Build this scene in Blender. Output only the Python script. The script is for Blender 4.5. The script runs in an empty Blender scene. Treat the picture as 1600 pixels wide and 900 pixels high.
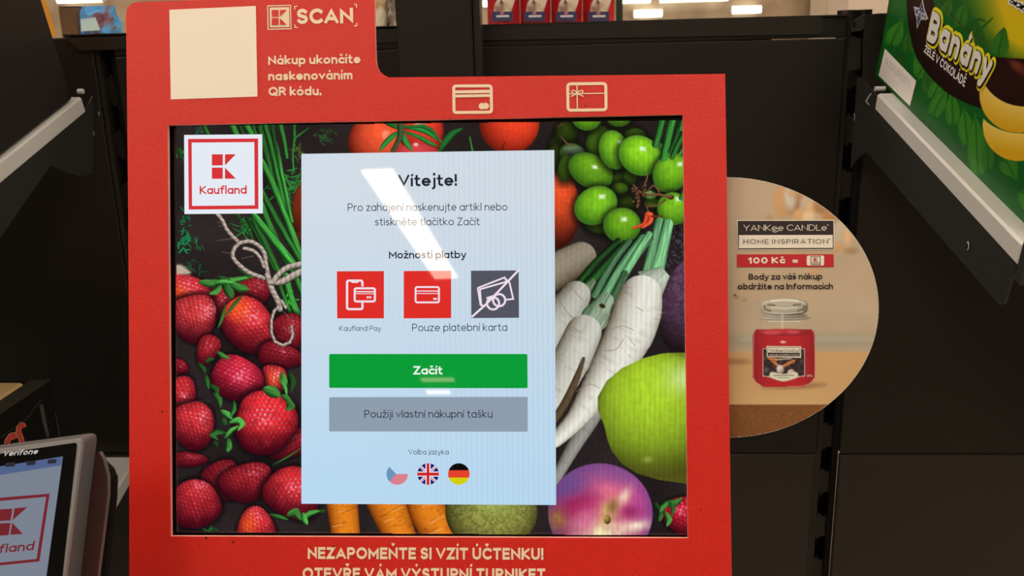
import bpy, math, random, unicodedata
import numpy as np
from mathutils import Vector, Matrix
from mathutils.geometry import tessellate_polygon
C = bpy.context.scene.collection
S = bpy.context.scene

# ------------------------------------------------------------------ camera, world, exposure
H = 1.55                                  # eye height
FPX = 1430.0                              # focal length in pixels of the 1600x900 frame
yaw, pitch, roll = math.radians(-3.7), math.radians(15.8), math.radians(1.57)
F_ = np.array([math.sin(yaw)*math.cos(pitch), math.cos(yaw)*math.cos(pitch), -math.sin(pitch)])
R0 = np.cross(F_, [0, 0, 1.0]); R0 /= np.linalg.norm(R0)
U0 = np.cross(R0, F_)
R_ = R0*math.cos(roll) - U0*math.sin(roll)
U_ = U0*math.cos(roll) + R0*math.sin(roll)
CAM = np.array([0, 0, H])
cd = bpy.data.cameras.new('camera'); cam = bpy.data.objects.new('camera', cd); C.objects.link(cam)
cam.matrix_world = Matrix(((R_[0], U_[0], -F_[0], 0), (R_[1], U_[1], -F_[1], 0), (R_[2], U_[2], -F_[2], H), (0, 0, 0, 1)))
cd.sensor_width = 36; cd.lens = 36*FPX/1600; cd.clip_start = .02; cd.clip_end = 200
cd.dof.use_dof = True; cd.dof.focus_distance = .66; cd.dof.aperture_fstop = 24
S.camera = cam
S.view_settings.view_transform = 'Standard'; S.view_settings.look = 'None'
S.view_settings.exposure = 0; S.view_settings.gamma = 1; S.view_settings.use_curve_mapping = False
w = bpy.data.worlds.new('world'); S.world = w; w.use_nodes = True
w.node_tree.nodes['Background'].inputs[0].default_value = (1, .8, .62, 1)
w.node_tree.nodes['Background'].inputs[1].default_value = .25
LAMP = 10.2                               # radiance of the added ceiling panel lamps
LAMP_COL = (1, .80, .625)
try: S.cycles.max_bounces = 6; S.cycles.diffuse_bounces = 3
except Exception: pass

# ------------------------------------------------------------------ colour and materials
def lin(c): return tuple((v/255/12.92 if v <= 10.3 else ((v/255+.055)/1.055)**2.4) for v in c)
ILL = (.94, .72, .53)
def alb(c, g=1.0, hi=.9): return tuple(min(hi, v/i*g) for v, i in zip(lin(c), ILL))   # true colour under the warm shop light
MATS = {}
def mat(name, col=(.5, .5, .5), rough=.5, spec=.5, metal=0, emit=None, es=1, coat=0, bump=None, var=None, attr=None, alpha=None):
    if name in MATS: return MATS[name]
    m = bpy.data.materials.new(name); m.use_nodes = True; MATS[name] = m
    n = m.node_tree.nodes; L = m.node_tree.links; b = n['Principled BSDF']
    b.inputs['Base Color'].default_value = (*col, 1); b.inputs['Roughness'].default_value = rough
    b.inputs['Specular IOR Level'].default_value = spec; b.inputs['Metallic'].default_value = metal
    b.inputs['Coat Weight'].default_value = coat; b.inputs['Coat Roughness'].default_value = .08
    if emit is not None:
        b.inputs['Emission Color'].default_value = (*emit, 1); b.inputs['Emission Strength'].default_value = es
    if bump or var:
        tc = n.new('ShaderNodeTexCoord')
    if bump:                               # (scale, strength)
        t = n.new('ShaderNodeTexNoise'); t.inputs['Scale'].default_value = bump[0]; t.inputs['Detail'].default_value = 2
        L.new(tc.outputs['Object'], t.inputs['Vector'])
        u = n.new('ShaderNodeBump'); u.inputs['Strength'].default_value = bump[1]; u.inputs['Distance'].default_value = .0008
        L.new(t.outputs['Fac'], u.inputs['Height']); L.new(u.outputs['Normal'], b.inputs['Normal'])
    if var:                                # (scale, colour b, low, high)
        t = n.new('ShaderNodeTexNoise'); t.inputs['Scale'].default_value = var[0]; t.inputs['Detail'].default_value = 4
        L.new(tc.outputs['Object'], t.inputs['Vector'])
        r = n.new('ShaderNodeMapRange'); r.inputs['From Min'].default_value = var[2]; r.inputs['From Max'].default_value = var[3]
        L.new(t.outputs['Fac'], r.inputs['Value'])
        x = n.new('ShaderNodeMix'); x.data_type = 'RGBA'
        x.inputs['A'].default_value = (*col, 1); x.inputs['B'].default_value = (*var[1], 1)
        L.new(r.outputs['Result'], x.inputs['Factor']); L.new(x.outputs['Result'], b.inputs['Base Color'])
    if attr:
        a = n.new('ShaderNodeAttribute'); a.attribute_name = 'col'
        if attr == 'emit':
            b.inputs['Base Color'].default_value = (0, 0, 0, 1)
            L.new(a.outputs['Color'], b.inputs['Emission Color']); b.inputs['Emission Strength'].default_value = 1
        else: L.new(a.outputs['Color'], b.inputs['Base Color'])
    return m
def pix(name, rgb, k=1.0):                 # a colour shown by the lit screen behind glossy glass
    return mat('screen_'+name, (.002, .002, .002), .02, .5, emit=tuple(v*k for v in lin(rgb)))
def ink(name, rgb, rough=.45, g=1.0): return mat('print_'+name, alb(rgb, g), rough, .4)

# ------------------------------------------------------------------ geometry helpers
def ray(x, y): return (F_*FPX + R_*(x-800) + U_*(450-y))/FPX
class Plane:
    """a real plane in the shop; pixel readings of the photograph are carried onto it"""
    def __init__(s, P, n):
        s.P = np.array(P, float); s.n = np.array(n, float); s.n /= np.linalg.norm(s.n)
    def at(s, x, y, lift=0):
        d = ray(x, y); t = ((s.P - CAM)@s.n)/(d@s.n)
        return CAM + d*t + s.n*lift
def arc(cx, cy, rx, ry, a0, a1, n=None):
    n = n or max(4, int(abs(a1-a0)/15)+1)
    return [(cx+rx*math.cos(math.radians(a0+(a1-a0)*i/n)), cy+ry*math.sin(math.radians(a0+(a1-a0)*i/n))) for i in range(n+1)]
def rrect(x0, y0, x1, y1, r, n=5):
    p = []
    for cx, cy, a in ((x1-r, y1-r, 0), (x0+r, y1-r, 90), (x0+r, y0+r, 180), (x1-r, y0+r, 270)):
        p += arc(cx, cy, r, r, a, a+90, n)
    return p
def rquad(q, r, n=5):
    """quad (4 corners) with rounded corners"""
    out = []; q = [np.array(v, float) for v in q]
    for i in range(4):
        a, b, c = q[i-1], q[i], q[(i+1) % 4]
        u = (a-b)/np.linalg.norm(a-b); v = (c-b)/np.linalg.norm(c-b)
        p0 = b+u*r; p2 = b+v*r
        for k in range(n+1):
            t = k/n; out.append(tuple(p0*(1-t)**2 + b*2*t*(1-t) + p2*t*t))
    return out
def ribbon(path, wd, closed=False, cap=False):
    """list of quads (4 pts) along a path"""
    P = [np.array(p, float) for p in path]
    Q = [P[0]]
    for p in P[1:]:
        if np.linalg.norm(p-Q[-1]) > 1e-6: Q.append(p)
    P = Q
    if closed and np.linalg.norm(P[0]-P[-1]) < 1e-6: P = P[:-1]
    n = len(P)
    if n < 2: return []
    if cap and not closed:
        u = P[0]-P[1]; P[0] = P[0]+u/np.linalg.norm(u)*wd/2
        u = P[-1]-P[-2]; P[-1] = P[-1]+u/np.linalg.norm(u)*wd/2
    def nrm(a, b):
        d = b-a; d = d/np.linalg.norm(d); return np.array([-d[1], d[0]])
    L = []
    for i in range(n):
        if closed: n0 = nrm(P[i-1], P[i]); n1 = nrm(P[i], P[(i+1) % n])
        else:
            n0 = nrm(P[i-1], P[i]) if i > 0 else nrm(P[0], P[1]); n1 = nrm(P[i], P[i+1]) if i < n-1 else n0
        m = n0+n1; k = m@m
        m = m*2/k if k > .35 else (n0 if k < 1e-4 else m/math.sqrt(k)*1.7)
        L.append((P[i]+m*wd/2, P[i]-m*wd/2))
    return [(L[i][0], L[(i+1) % n][0], L[(i+1) % n][1], L[i][1]) for i in range(n if closed else n-1)]

# ------------------------------------------------------------------ a monoline lettering pen (all lettering is drawn with it)
XH = .72
def glyph(c):
    A = arc; X = XH; m = X/2
    g = {
     'A': (.80, [[(0, 0), (.40, 1), (.80, 0)], [(.15, .27), (.65, .27)]]),
     'B': (.62, [[(0, 0), (0, 1), (.33, 1)]+A(.33, .76, .25, .24, 90, -90)+[(0, .52)], [(0, 0), (.36, 0)]+A(.36, .26, .26, .26, -90, 90)]),
     'C': (.74, [A(.44, .5, .44, .5, 48, 312, 20)]),
     'D': (.74, [[(0, 0), (0, 1), (.28, 1)]+A(.28, .5, .46, .5, 90, -90, 14)+[(0, 0)]]),
     'E': (.54, [[(.54, 1), (0, 1), (0, 0), (.54, 0)], [(0, .51), (.48, .51)]]),
     'F': (.52, [[(.52, 1), (0, 1), (0, 0)], [(0, .51), (.46, .51)]]),
     'G': (.80, [A(.44, .5, .44, .5, 48, 360, 22)+[(.52, .5)]]),
     'H': (.70, [[(0, 0), (0, 1)], [(.70, 0), (.70, 1)], [(0, .51), (.70, .51)]]),
     'I': (.0, [[(0, 0), (0, 1)]]),
     'J': (.36, [[(.36, 1), (.36, .25)]+A(.14, .25, .22, .25, 0, -110)]),
     'K': (.66, [[(0, 0), (0, 1)], [(.62, 1), (.04, .5), (.66, 0)]]),
     'L': (.50, [[(0, 1), (0, 0), (.50, 0)]]),
     'M': (.86, [[(0, 0), (0, 1), (.43, .30), (.86, 1), (.86, 0)]]),
     'N': (.72, [[(0, 0), (0, 1), (.72, 0), (.72, 1)]]),
     'O': (.90, [A(.45, .5, .45, .5, 0, 360, 26)]),
     'P': (.60, [[(0, 0), (0, 1), (.32, 1)]+A(.32, .72, .28, .28, 90, -90)+[(0, .44)]]),
     'Q': (.90, [A(.45, .5, .45, .5, 0, 360, 26), [(.55, .25), (.88, -.05)]]),
     'R': (.64, [[(0, 0), (0, 1), (.32, 1)]+A(.32, .73, .28, .27, 90, -90)+[(0, .46)], [(.30, .46), (.64, 0)]]),
     'S': (.58, [A(.30, .745, .27, .255, 35, 235, 12)[:-1]+[(.22, .545), (.38, .46)]+A(.30, .255, .28, .255, 50, -150, 12)]),
     'T': (.64, [[(0, 1), (.64, 1)], [(.32, 0), (.32, 1)]]),
     'U': (.68, [[(0, 1), (0, .34)]+A(.34, .34, .34, .34, 180, 360, 12)+[(.68, 1)]]),
     'V': (.78, [[(0, 1), (.39, 0), (.78, 1)]]),
     'W': (1.1, [[(0, 1), (.28, 0), (.55, .8), (.82, 0), (1.1, 1)]]),
     'X': (.70, [[(0, 0), (.70, 1)], [(0, 1), (.70, 0)]]),
     'Y': (.72, [[(0, 1), (.36, .45), (.72, 1)], [(.36, .45), (.36, 0)]]),
     'Z': (.62, [[(0, 1), (.60, 1), (.02, 0), (.62, 0)]]),
     'a': (.58, [A(.30, m, .30, m, 0, 360, 22), [(.58, X), (.58, 0)]]),
     'b': (.60, [A(.30, m, .30, m, 0, 360, 22), [(0, 1.03), (0, 0)]]),
     'c': (.48, [A(.31, m, .31, m, 52, 308, 16)]),
     'd': (.60, [A(.30, m, .30, m, 0, 360, 22), [(.60, 1.03), (.60, 0)]]),
     'e': (.60, [[(.03, m), (.60, m)]+A(.30, m, .30, m, 0, 308, 20)]),
     'f': (.36, [[(.12, 0), (.12, .80)]+A(.32, .80, .20, .22, 180, 90, 6)+[(.38, 1.02)], [(0, .68), (.34, .68)]]),
     'g': (.60, [A(.30, m, .30, m, 0, 360, 22), [(.60, X), (.60, 0)]+A(.32, 0, .28, .27, 0, -140, 8)]),
     'h': (.52, [[(0, 1.03), (0, 0)], [(0, .46)]+A(.26, .46, .26, .26, 180, 0, 12)+[(.52, 0)]]),
     'i': (.0, [[(0, 0), (0, X)]]), 'j': (.10, [[(.10, X), (.10, -.12)]+A(-.03, -.12, .13, .16, 0, -80, 5)]),
     'k': (.50, [[(0, 1.03), (0, 0)], [(.46, X), (.03, .36), (.50, 0)]]),
     'l': (.0, [[(0, 0), (0, 1.03)]]),
     'm': (.86, [[(0, X), (0, 0)], [(0, .49)]+A(.215, .49, .215, .23, 180, 0, 10)+[(.43, 0)], [(.43, .49)]+A(.645, .49, .215, .23, 180, 0, 10)+[(.86, 0)]]),
     'n': (.52, [[(0, X), (0, 0)], [(0, .46)]+A(.26, .46, .26, .26, 180, 0, 12)+[(.52, 0)]]),
     'o': (.62, [A(.31, m, .31, m, 0, 360, 22)]),
     'p': (.60, [A(.30, m, .30, m, 0, 360, 22), [(0, X), (0, -.28)]]),
     'q': (.60, [A(.30, m, .30, m, 0, 360, 22), [(.60, X), (.60, -.28)]]),
     'r': (.30, [[(0, X), (0, 0)], [(0, .44)]+A(.27, .44, .27, .28, 180, 80, 8)]),
     's': (.42, [A(.21, .535, .19, .185, 35, 230, 9)[:-1]+[(.16, .39), (.28, .33)]+A(.21, .19, .20, .19, 50, -145, 9)]),
     't': (.34, [[(.12, .95), (.12, .16)]+A(.26, .16, .14, .16, 180, 270, 4)+[(.34, 0)], [(0, .69), (.32, .69)]]),
     'u': (.52, [[(0, X), (0, .26)]+A(.26, .26, .26, .26, 180, 360, 12), [(.52, X), (.52, 0)]]),
     'v': (.54, [[(0, X), (.27, 0), (.54, X)]]),
     'w': (.84, [[(0, X), (.21, 0), (.42, .62), (.63, 0), (.84, X)]]),
     'x': (.50, [[(0, 0), (.50, X)], [(0, X), (.50, 0)]]),
     'y': (.54, [[(0, X), (.28, .02)], [(.54, X), (.24, -.16), (.14, -.28), (.04, -.28)]]),
     'z': (.46, [[(0, X), (.44, X), (.02, 0), (.46, 0)]]),
     '0': (.64, [A(.32, .5, .32, .5, 0, 360, 22)]), '1': (.24, [[(0, .80), (.24, 1), (.24, 0)]]),
     '2': (.54, [A(.27, .72, .26, .28, 160, -30, 10)+[(.02, 0), (.54, 0)]]),
     '3': (.52, [A(.24, .75, .24, .25, 140, -80, 9), A(.25, .27, .27, .27, 80, -140, 9)]),
     '4': (.60, [[(.42, 0), (.42, 1), (0, .28), (.60, .28)]]),
     '5': (.52, [[(.48, 1), (.06, 1), (.03, .56)]+A(.24, .33, .28, .32, 110, -140, 10)]),
     '7': (.52, [[(0, 1), (.52, 1), (.16, 0)]]),
     '=': (.56, [[(0, .62), (.56, .62)], [(0, .28), (.56, .28)]]),
     '!': (.0, [[(0, .42), (0, 1.0)], [(0, .0), (0, .05)]]), '.': (.0, [[(0, 0), (0, .06)]]), '-': (.4, [[(0, .4), (.4, .4)]]),
     '\u00ae': (.16, [A(.08, .93, .09, .09, 0, 360, 10)]),
    }
    return g[c]
def text_quads(s, wt, gap=None, pen=None):
    """returns ribbons in em space (x right, y up, cap height 1) and the inked width"""
    gap = (.10+.25*wt) if gap is None else gap
    out = []; x = 0.0
    for ch in s:
        if ch == ' ': x += .34; continue
        d = unicodedata.normalize('NFD', ch); b = d[0]; acc = d[1:]
        W, L = glyph(b)
        small = b.islower()
        def my(y):
            if y >= .98: return y - wt/2
            if small and abs(y-XH) < .02: return y - wt/2
            if y < -.2: return y + wt/2
            top = (XH if small and max(p[1] for l in L for p in l) < .9 else 1.0)
            t = max(0, min(1, y/top)); return y + wt/2*(1-2*t)
        fw = W+wt*.55 if W > 0 else 0             # pen centre span
        ox = x + wt/2
        for l in L:
            P = [(ox + (px*(W+wt*.1)/W if W > 0 else 0), my(py)) for px, py in l]
            cl = len(l) > 6 and abs(l[0][0]-l[-1][0]) < 1e-5 and abs(l[0][1]-l[-1][1]) < 1e-5
            lo = -.29 if min(p[1] for p in l) < -.02 else 0
            hi = 1.04 if max(p[1] for p in l) > .8 else (XH if small else 1.04)
            if b in 'AVNMWZvwzKkXxYyR' and small is False: hi = 1.0
            if pen:
                for i in range(len(P)-1):
                    out += ribbon(P[i:i+2], pen)
                for px, py in P: out.append(arc(px, py, pen/2, pen/2, 0, 330, 11))
                continue
            k = 0
            for q in ribbon(P, pen or wt, cl, cap=not cl):
                out.append([(a[0], min(max(a[1], lo-k), hi+k)) for a in q])
        if b in 'ij' and not acc:
            px = ox + (0 if b == 'i' else .10); r = wt*.56; yd = XH+.09+wt
            out.append([(px-r, yd-r), (px+r, yd-r), (px+r, yd+r), (px-r, yd+r)])
        mx = ox + W/2*(1 if b != 'j' else 2); base = (XH if small else 1.0)
        for a in acc:
            if a == '\u0301': aw = (pen or wt)*.85; out += ribbon([(mx-.02, base+.08+wt*.25), (mx+.10, base+.27+wt*.25)], aw)
            if a == '\u030c': out += ribbon([(mx-.16, base+.25+wt*.35), (mx, base+.11+wt*.35), (mx+.16, base+.25+wt*.35)], (pen or wt)*.75)
            if a == '\u030a': out += ribbon(arc(mx, base+.18, .09, .09, 0, 360, 12), wt*.6, True)
        x = ox + (W*(1+wt*.1/W) if W > 0 else 0) + wt/2 + gap
    return out, x-gap

# ------------------------------------------------------------------ mesh collector
class G:
    def __init__(s): s.v = []; s.f = []; s.m = []; s.ms = []
    def mi(s, m):
        if m not in s.ms: s.ms.append(m)
        return s.ms.index(m)
    def face(s, pts, m):
        i = len(s.v); s.v += [tuple(p) for p in pts]; s.f.append(tuple(range(i, i+len(pts)))); s.m.append(s.mi(m))
    def poly(s, pl, pts, m, lift=0): s.face([pl.at(x, y, lift) for x, y in pts], m)
    def stroke(s, pl, path, wd, m, lift=0, closed=False, cap=False):
        for i, q in enumerate(ribbon(path, wd, closed, cap)): s.poly(pl, q, m, lift+(i % 12)*4e-6)
    def disc(s, pl, cx, cy, r, m, lift=0, n=28): s.poly(pl, arc(cx, cy, r, r, 0, 360-360/n, n-1), m, lift)
    def text(s, pl, t, p0, p1, h, m, wt=.12, lift=0, up=None, gap=None):
        """p0 / p1: ends of the inked baseline in photo pixels, h: cap height"""
        Q, W = text_quads(t, wt, gap)
        p0 = np.array(p0, float); p1 = np.array(p1, float); e = (p1-p0)/W
        if up is None: u = np.array([e[1], -e[0]])/np.linalg.norm(e)*h
        else: u = np.array(up, float)
        for i, q in enumerate(Q): s.poly(pl, [tuple(p0+e*a[0]+u*a[1]) for a in q], m, lift+(i % 30)*4e-6)
    def slab(s, pl, outer, front, thick, m, side=None, hole=None, back=True):
        """solid plate: outline (and hole) in photo pixels on plane pl, front face at lift `front`"""
        side = side or m; loops = [outer] + ([hole] if hole else [])
        base = pl.at
        fr = [[base(x, y, 0)+pl.n*front for x, y in l] for l in loops]
        bk = [[p-pl.n*thick for p in l] for l in fr]
        flat = [p for l in fr for p in l]; tri = tessellate_polygon([[Vector(p) for p in l] for l in fr])
        for t in tri: s.face([flat[i] for i in t], m)
        if back:
            fb = [p for l in bk for p in l]
            for t in tri: s.face([fb[i] for i in t[::-1]], m)
        for a, b in zip(fr, bk):
            for i in range(len(a)):
                j = (i+1) % len(a); s.face([a[i], a[j], b[j], b[i]], side)
    def box(s, O, ex, ey, ez, m, bev=0):
        """box from corner O with edge vectors, small chamfers on all edges when bev > 0"""
        O, ex, ey, ez = [np.array(a, float) for a in (O, ex, ey, ez)]
        if bev <= 0:
            P = lambda a, b, c: O+ex*a+ey*b+ez*c
            for q in (((0,0,0),(0,1,0),(1,1,0),(1,0,0)), ((0,0,1),(1,0,1),(1,1,1),(0,1,1)), ((0,0,0),(1,0,0),(1,0,1),(0,0,1)),
                      ((0,1,0),(0,1,1),(1,1,1),(1,1,0)), ((0,0,0),(0,0,1),(0,1,1),(0,1,0)), ((1,0,0),(1,1,0),(1,1,1),(1,0,1))):
                s.face([P(*c) for c in q], m)
            return
        E = [ex, ey, ez]; Ln = [np.linalg.norm(e) for e in E]; N = [e/l for e, l in zip(E, Ln)]
        pt = {}
        for c in [(a, b, d) for a in (0, 1) for b in (0, 1) for d in (0, 1)]:
            for k in range(3):
                p = O.copy()
                for j in range(3):
                    p = p + E[j]*c[j]
                    if j != k: p = p + N[j]*(bev if c[j] == 0 else -bev)
                pt[c, k] = p
        for k in range(3):
            i, j = [q for q in range(3) if q != k]
            for sd in (0, 1):
                cs = []
                for a, b in ((0, 0), (1, 0), (1, 1), (0, 1)):
                    c = [0, 0, 0]; c[k] = sd; c[i] = a; c[j] = b; cs.append(tuple(c))
                s.face([pt[c, k] for c in cs], m)
            for a in (0, 1):
                for b in (0, 1):      # edge running along k
                    c0 = [0, 0, 0]; c0[i] = a; c0[j] = b; c1 = list(c0); c1[k] = 1
                    c0, c1 = tuple(c0), tuple(c1)
                    s.face([pt[c0, i], pt[c1, i], pt[c1, j], pt[c0, j]], m)
        for c in [(a, b, d) for a in (0, 1) for b in (0, 1) for d in (0, 1)]: s.face([pt[c, 0], pt[c, 1], pt[c, 2]], m)
    def cyl(s, a, b, r, m, n=20, r2=None):
        a, b = np.array(a, float), np.array(b, float); d = (b-a)/np.linalg.norm(b-a); r2 = r if r2 is None else r2
        u = np.cross(d, [0, 0, 1] if abs(d[2]) < .9 else [1, 0, 0]); u /= np.linalg.norm(u); v = np.cross(d, u)
        c = [(math.cos(2*math.pi*i/n), math.sin(2*math.pi*i/n)) for i in range(n)]
        A = [a+(u*x+v*y)*r for x, y in c]; B = [b+(u*x+v*y)*r2 for x, y in c]
        s.face(A[::-1], m); s.face(B, m)
        for i in range(n): s.face([A[i], A[(i+1) % n], B[(i+1) % n], B[i]], m)
    def build(s, name, parent=None, loc=None, smooth=False):
        me = bpy.data.meshes.new(name); o = bpy.data.objects.new(name, me); C.objects.link(o)
        V = np.array(s.v); off = np.array(parent['_w'] if parent else (loc if loc is not None else (V.min(0)+V.max(0))/2*[1, 1, 0]+[0, 0, V[:, 2].min()]), float)
        if parent: own = (V.min(0)+V.max(0))/2 - off
        else: own = off
        ref = off+own if parent else off
        me.from_pydata([tuple(p) for p in (V-ref)], [], s.f)
        for m in s.ms: me.materials.append(m)
        me.polygons.foreach_set('material_index', s.m); me.update()
        o.location = own
        if parent: o.parent = parent
        o['_w'] = tuple(float(a) for a in ref)
        return o
def merge(o, d=1e-5):
    import bmesh
    bm = bmesh.new(); bm.from_mesh(o.data); bmesh.ops.remove_doubles(bm, verts=bm.verts, dist=d)
    bmesh.ops.recalc_face_normals(bm, faces=bm.faces); bm.to_mesh(o.data); bm.free(); return o
def tag(o, label=None, cat=None, group=None, kind=None):
    for k, v in (('label', label), ('category', cat), ('group', group), ('kind', kind)):
        if v: o[k] = v
    return o
def thing(name, loc, label, cat, group=None):
    o = bpy.data.objects.new(name, None); C.objects.link(o); o.location = loc; o['_w'] = tuple(float(a) for a in loc)
    o.empty_display_size = .05
    return tag(o, label, cat, group)

# ------------------------------------------------------------------ colour painter (printed and displayed pictures as per-vertex colour)
def vnoise(x, y, sc, seed=0):
    rs = np.random.RandomState(seed); T = rs.rand(64, 64)
    u, v = x/sc+100, y/sc+100; i, j = np.floor(u).astype(int), np.floor(v).astype(int); fu, fv = u-i, v-j
    fu = fu*fu*(3-2*fu); fv = fv*fv*(3-2*fv)
    t = lambda a, b: T[a % 64, b % 64]
    return (t(i, j)*(1-fu)*(1-fv)+t(i+1, j)*fu*(1-fv)+t(i, j+1)*(1-fu)*fv+t(i+1, j+1)*fu*fv)
class Paint:
    def __init__(s, x0, y0, x1, y1, bg):
        s.x0, s.y0, s.x1, s.y1 = x0, y0, x1, y1
        s.Y, s.X = np.mgrid[y0:y1+1, x0:x1+1].astype(float)
        s.I = np.zeros(s.X.shape+(3,)); s.I[:] = bg
    def win(s, xa, ya, xb, yb):
        a = max(int(xa)-2-s.x0, 0); b = min(int(xb)+3-s.x0, s.I.shape[1]); c = max(int(ya)-2-s.y0, 0); d = min(int(yb)+3-s.y0, s.I.shape[0])
        return (slice(c, d), slice(a, b)) if b > a and d > c else None
    def put(s, w, al, col): s.I[w] = s.I[w]*(1-al[..., None]) + np.clip(col, 0, 255)*al[..., None]
    def ball(s, cx, cy, rx, ry, ang, lo, hi, L=(-.35, -.5), p=1.2, tex=0, tsc=5, a=1, seed=1, rim=None, soft=1, hl=None, sq=2):
        R = max(rx, ry); w = s.win(cx-R, cy-R, cx+R, cy+R)
        if not w: return
        x, y = s.X[w]-cx, s.Y[w]-cy; c, n = math.cos(math.radians(ang)), math.sin(math.radians(ang))
        u, v = (x*c+y*n)/rx, (-x*n+y*c)/ry; r = (np.abs(u)**sq+np.abs(v)**sq)**(1/sq)
        al = np.clip((1-r)*min(rx, ry)/soft+.5, 0, 1)*a; r = np.minimum(r, 1)
        nz = np.sqrt(1-r*r); gx, gy = u*c-v*n, u*n+v*c
        lz = math.sqrt(max(0, 1-L[0]**2-L[1]**2)); la = np.clip(gx*L[0]+gy*L[1]+nz*lz, 0, 1)**p
        if tex: la = np.clip(la*(1+tex*(vnoise(s.X[w], s.Y[w], tsc, seed)-.5)*2), 0, 1.2)
        col = np.array(lo)*(1-la[..., None])+np.array(hi)*la[..., None]
        if rim is not None: k = np.clip((r-.8)/.2, 0, 1)[..., None]*.6; col = col*(1-k)+np.array(rim)*k
        if hl:
            for hx, hy, hr in hl:
                k = np.clip(1.3-np.maximum(np.abs(gx*R-hx), np.abs(gy*R-hy)*1.25)/hr, 0, 1)[..., None]*.92; col = col*(1-k)+np.array([235, 250, 240])*k
        s.put(w, al, col)
    def tube(s, path, wd, lo, hi, L=-.3, p=1, streak=0, ssc=3, a=1, seed=2, soft=1, end=True, cross=0, csc=8, twist=0):
        P = np.array(path, float); W = np.array(wd if hasattr(wd, '__len__') else [wd]*len(P), float)/2
        if 3 <= len(P) < 9:
            Q, V = [], []; n = len(P)
            for i in range(n-1):
                a0, a1, a2, a3 = P[max(i-1, 0)], P[i], P[i+1], P[min(i+2, n-1)]
                for t in (0, .25, .5, .75):
                    Q.append(.5*(2*a1+(a2-a0)*t+(2*a0-5*a1+4*a2-a3)*t*t+(3*a1-a0-3*a2+a3)*t**3)); V.append(W[i]+(W[i+1]-W[i])*t)
            P = np.array(Q+[P[-1]]); W = np.array(V+[W[-1]])
        m = W.max()+1; w = s.win(P[:, 0].min()-m, P[:, 1].min()-m, P[:, 0].max()+m, P[:, 1].max()+m)
        if not w: return
        x, y = s.X[w], s.Y[w]; best = np.full(x.shape, 1e9); lat = np.zeros(x.shape); ww = np.ones(x.shape); al_ = np.zeros(x.shape); acc = 0
        for i in range(len(P)-1):
            d = P[i+1]-P[i]; l = np.linalg.norm(d)
            if l < 1e-6: continue
            t = ((x-P[i, 0])*d[0]+(y-P[i, 1])*d[1])/l/l
            tc = np.clip(t, 0, 1) if (end or (i > 0 and i < len(P)-2)) else np.clip(t, 0 if i > 0 else -1, 1 if i < len(P)-2 else 2)
            hw = W[i]+(W[i+1]-W[i])*np.clip(tc, 0, 1)
            dx, dy = x-(P[i, 0]+d[0]*tc), y-(P[i, 1]+d[1]*tc)
            q = np.hypot(dx, dy)/np.maximum(hw, .3)
            sg = (-(x-P[i, 0])*d[1]+(y-P[i, 1])*d[0])/l/np.maximum(hw, .3)
            k = q < best; best[k] = q[k]; lat[k] = sg[k]; ww[k] = hw[k]; al_[k] = acc+(tc*l)[k]; acc += l
        al = np.clip((1-best)*ww/soft+.5, 0, 1)*a
        if not end:
            for (A, B) in ((P[0], P[1]), (P[-1], P[-2])):
                d = (B-A)/np.linalg.norm(B-A); al = al*np.clip((x-A[0])*d[0]+(y-A[1])*d[1]+.5, 0, 1)
        q = np.clip(lat, -1, 1); la = np.clip(q*L+np.sqrt(1-q*q)*math.sqrt(1-L*L), 0, 1)**p
        if twist: la = la*(1+twist*np.sin(al_/1.35+q*1.9))
        if streak: la = la*(1+streak*(vnoise(q*ww*2, al_/14, ssc/2, seed)-.5)*2)
        if cross: la = la*(1-cross*np.clip(vnoise(al_, q*ww/4, csc/3, seed+9)-.62, 0, 1)*2.6)
        la = np.clip(la, 0, 1.15); s.put(w, al, np.array(lo)*(1-la[..., None])+np.array(hi)*la[..., None])
    def berry(s, cx, cy, a, b, ang, hi=(226, 46, 52), lo=(70, 8, 22), L=(.1, -.45), br=1., sp=7.5, seed=3, gloss=(.15, -.35), orange=None, tip=.3):
        R = max(a, b)*1.4; w = s.win(cx-R, cy-R, cx+R, cy+R)
        if not w: return
        x, y = s.X[w]-cx, s.Y[w]-cy; c, n = math.cos(math.radians(ang)), math.sin(math.radians(ang))
        u, v = (x*c+y*n)/a, (-x*n+y*c)/b; k = 1-tip*u; v = v/np.maximum(k, .3); r = (np.abs(u)**2.3+np.abs(v)**2.2)**(1/2.25)
        rr0 = r.copy(); wob = 1+.05*(vnoise(x+cx, y+cy, 14, seed)-.5); al = np.clip((wob-r)*min(a, b)/1.2+.5, 0, 1); r = np.minimum(r, 1)
        nz = np.sqrt(1-r*r); gx, gy = u*c-v*n, u*n+v*c; la = np.clip(gx*L[0]+gy*L[1]+nz*.8+.10+.22*(vnoise(x+cx, y+cy, 11, seed+2)-.5), 0, 1)**1.6*br
        col = np.array(lo)*(1-la[..., None])+np.array(hi)*la[..., None]
        if orange is not None:
            k = np.clip(1-np.hypot(gx-orange[0], gy-orange[1])/.7, 0, 1)[..., None]; col = col*(1-k)+np.array([250, 88, 30])*br*k
        s.put(w, np.clip((1.22-rr0)/.22, 0, 1)*.75, np.array([14, 8, 12])+0*s.I[w])
        g = np.exp(-((gx-gloss[0])**2+(gy-gloss[1])**2)/.10)*br
        U = np.arcsin(np.clip(u, -.99, .99))*a/sp; V = np.arcsin(np.clip(v, -.99, .99))*b/sp/.86
        row = np.round(V); ou = U-.5*(row % 2); du = (ou-np.round(ou))*sp; dv = (V-row)*sp*.86
        h = vnoise(np.round(ou)*7.3+cx, row*5.7+cy, 1.0, seed)
        d1 = np.exp(-((du+.2)**2+(dv+.6)**2)/1.5); d2 = np.exp(-((du-.3)**2+(dv-1.3)**2)/2.6)
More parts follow.
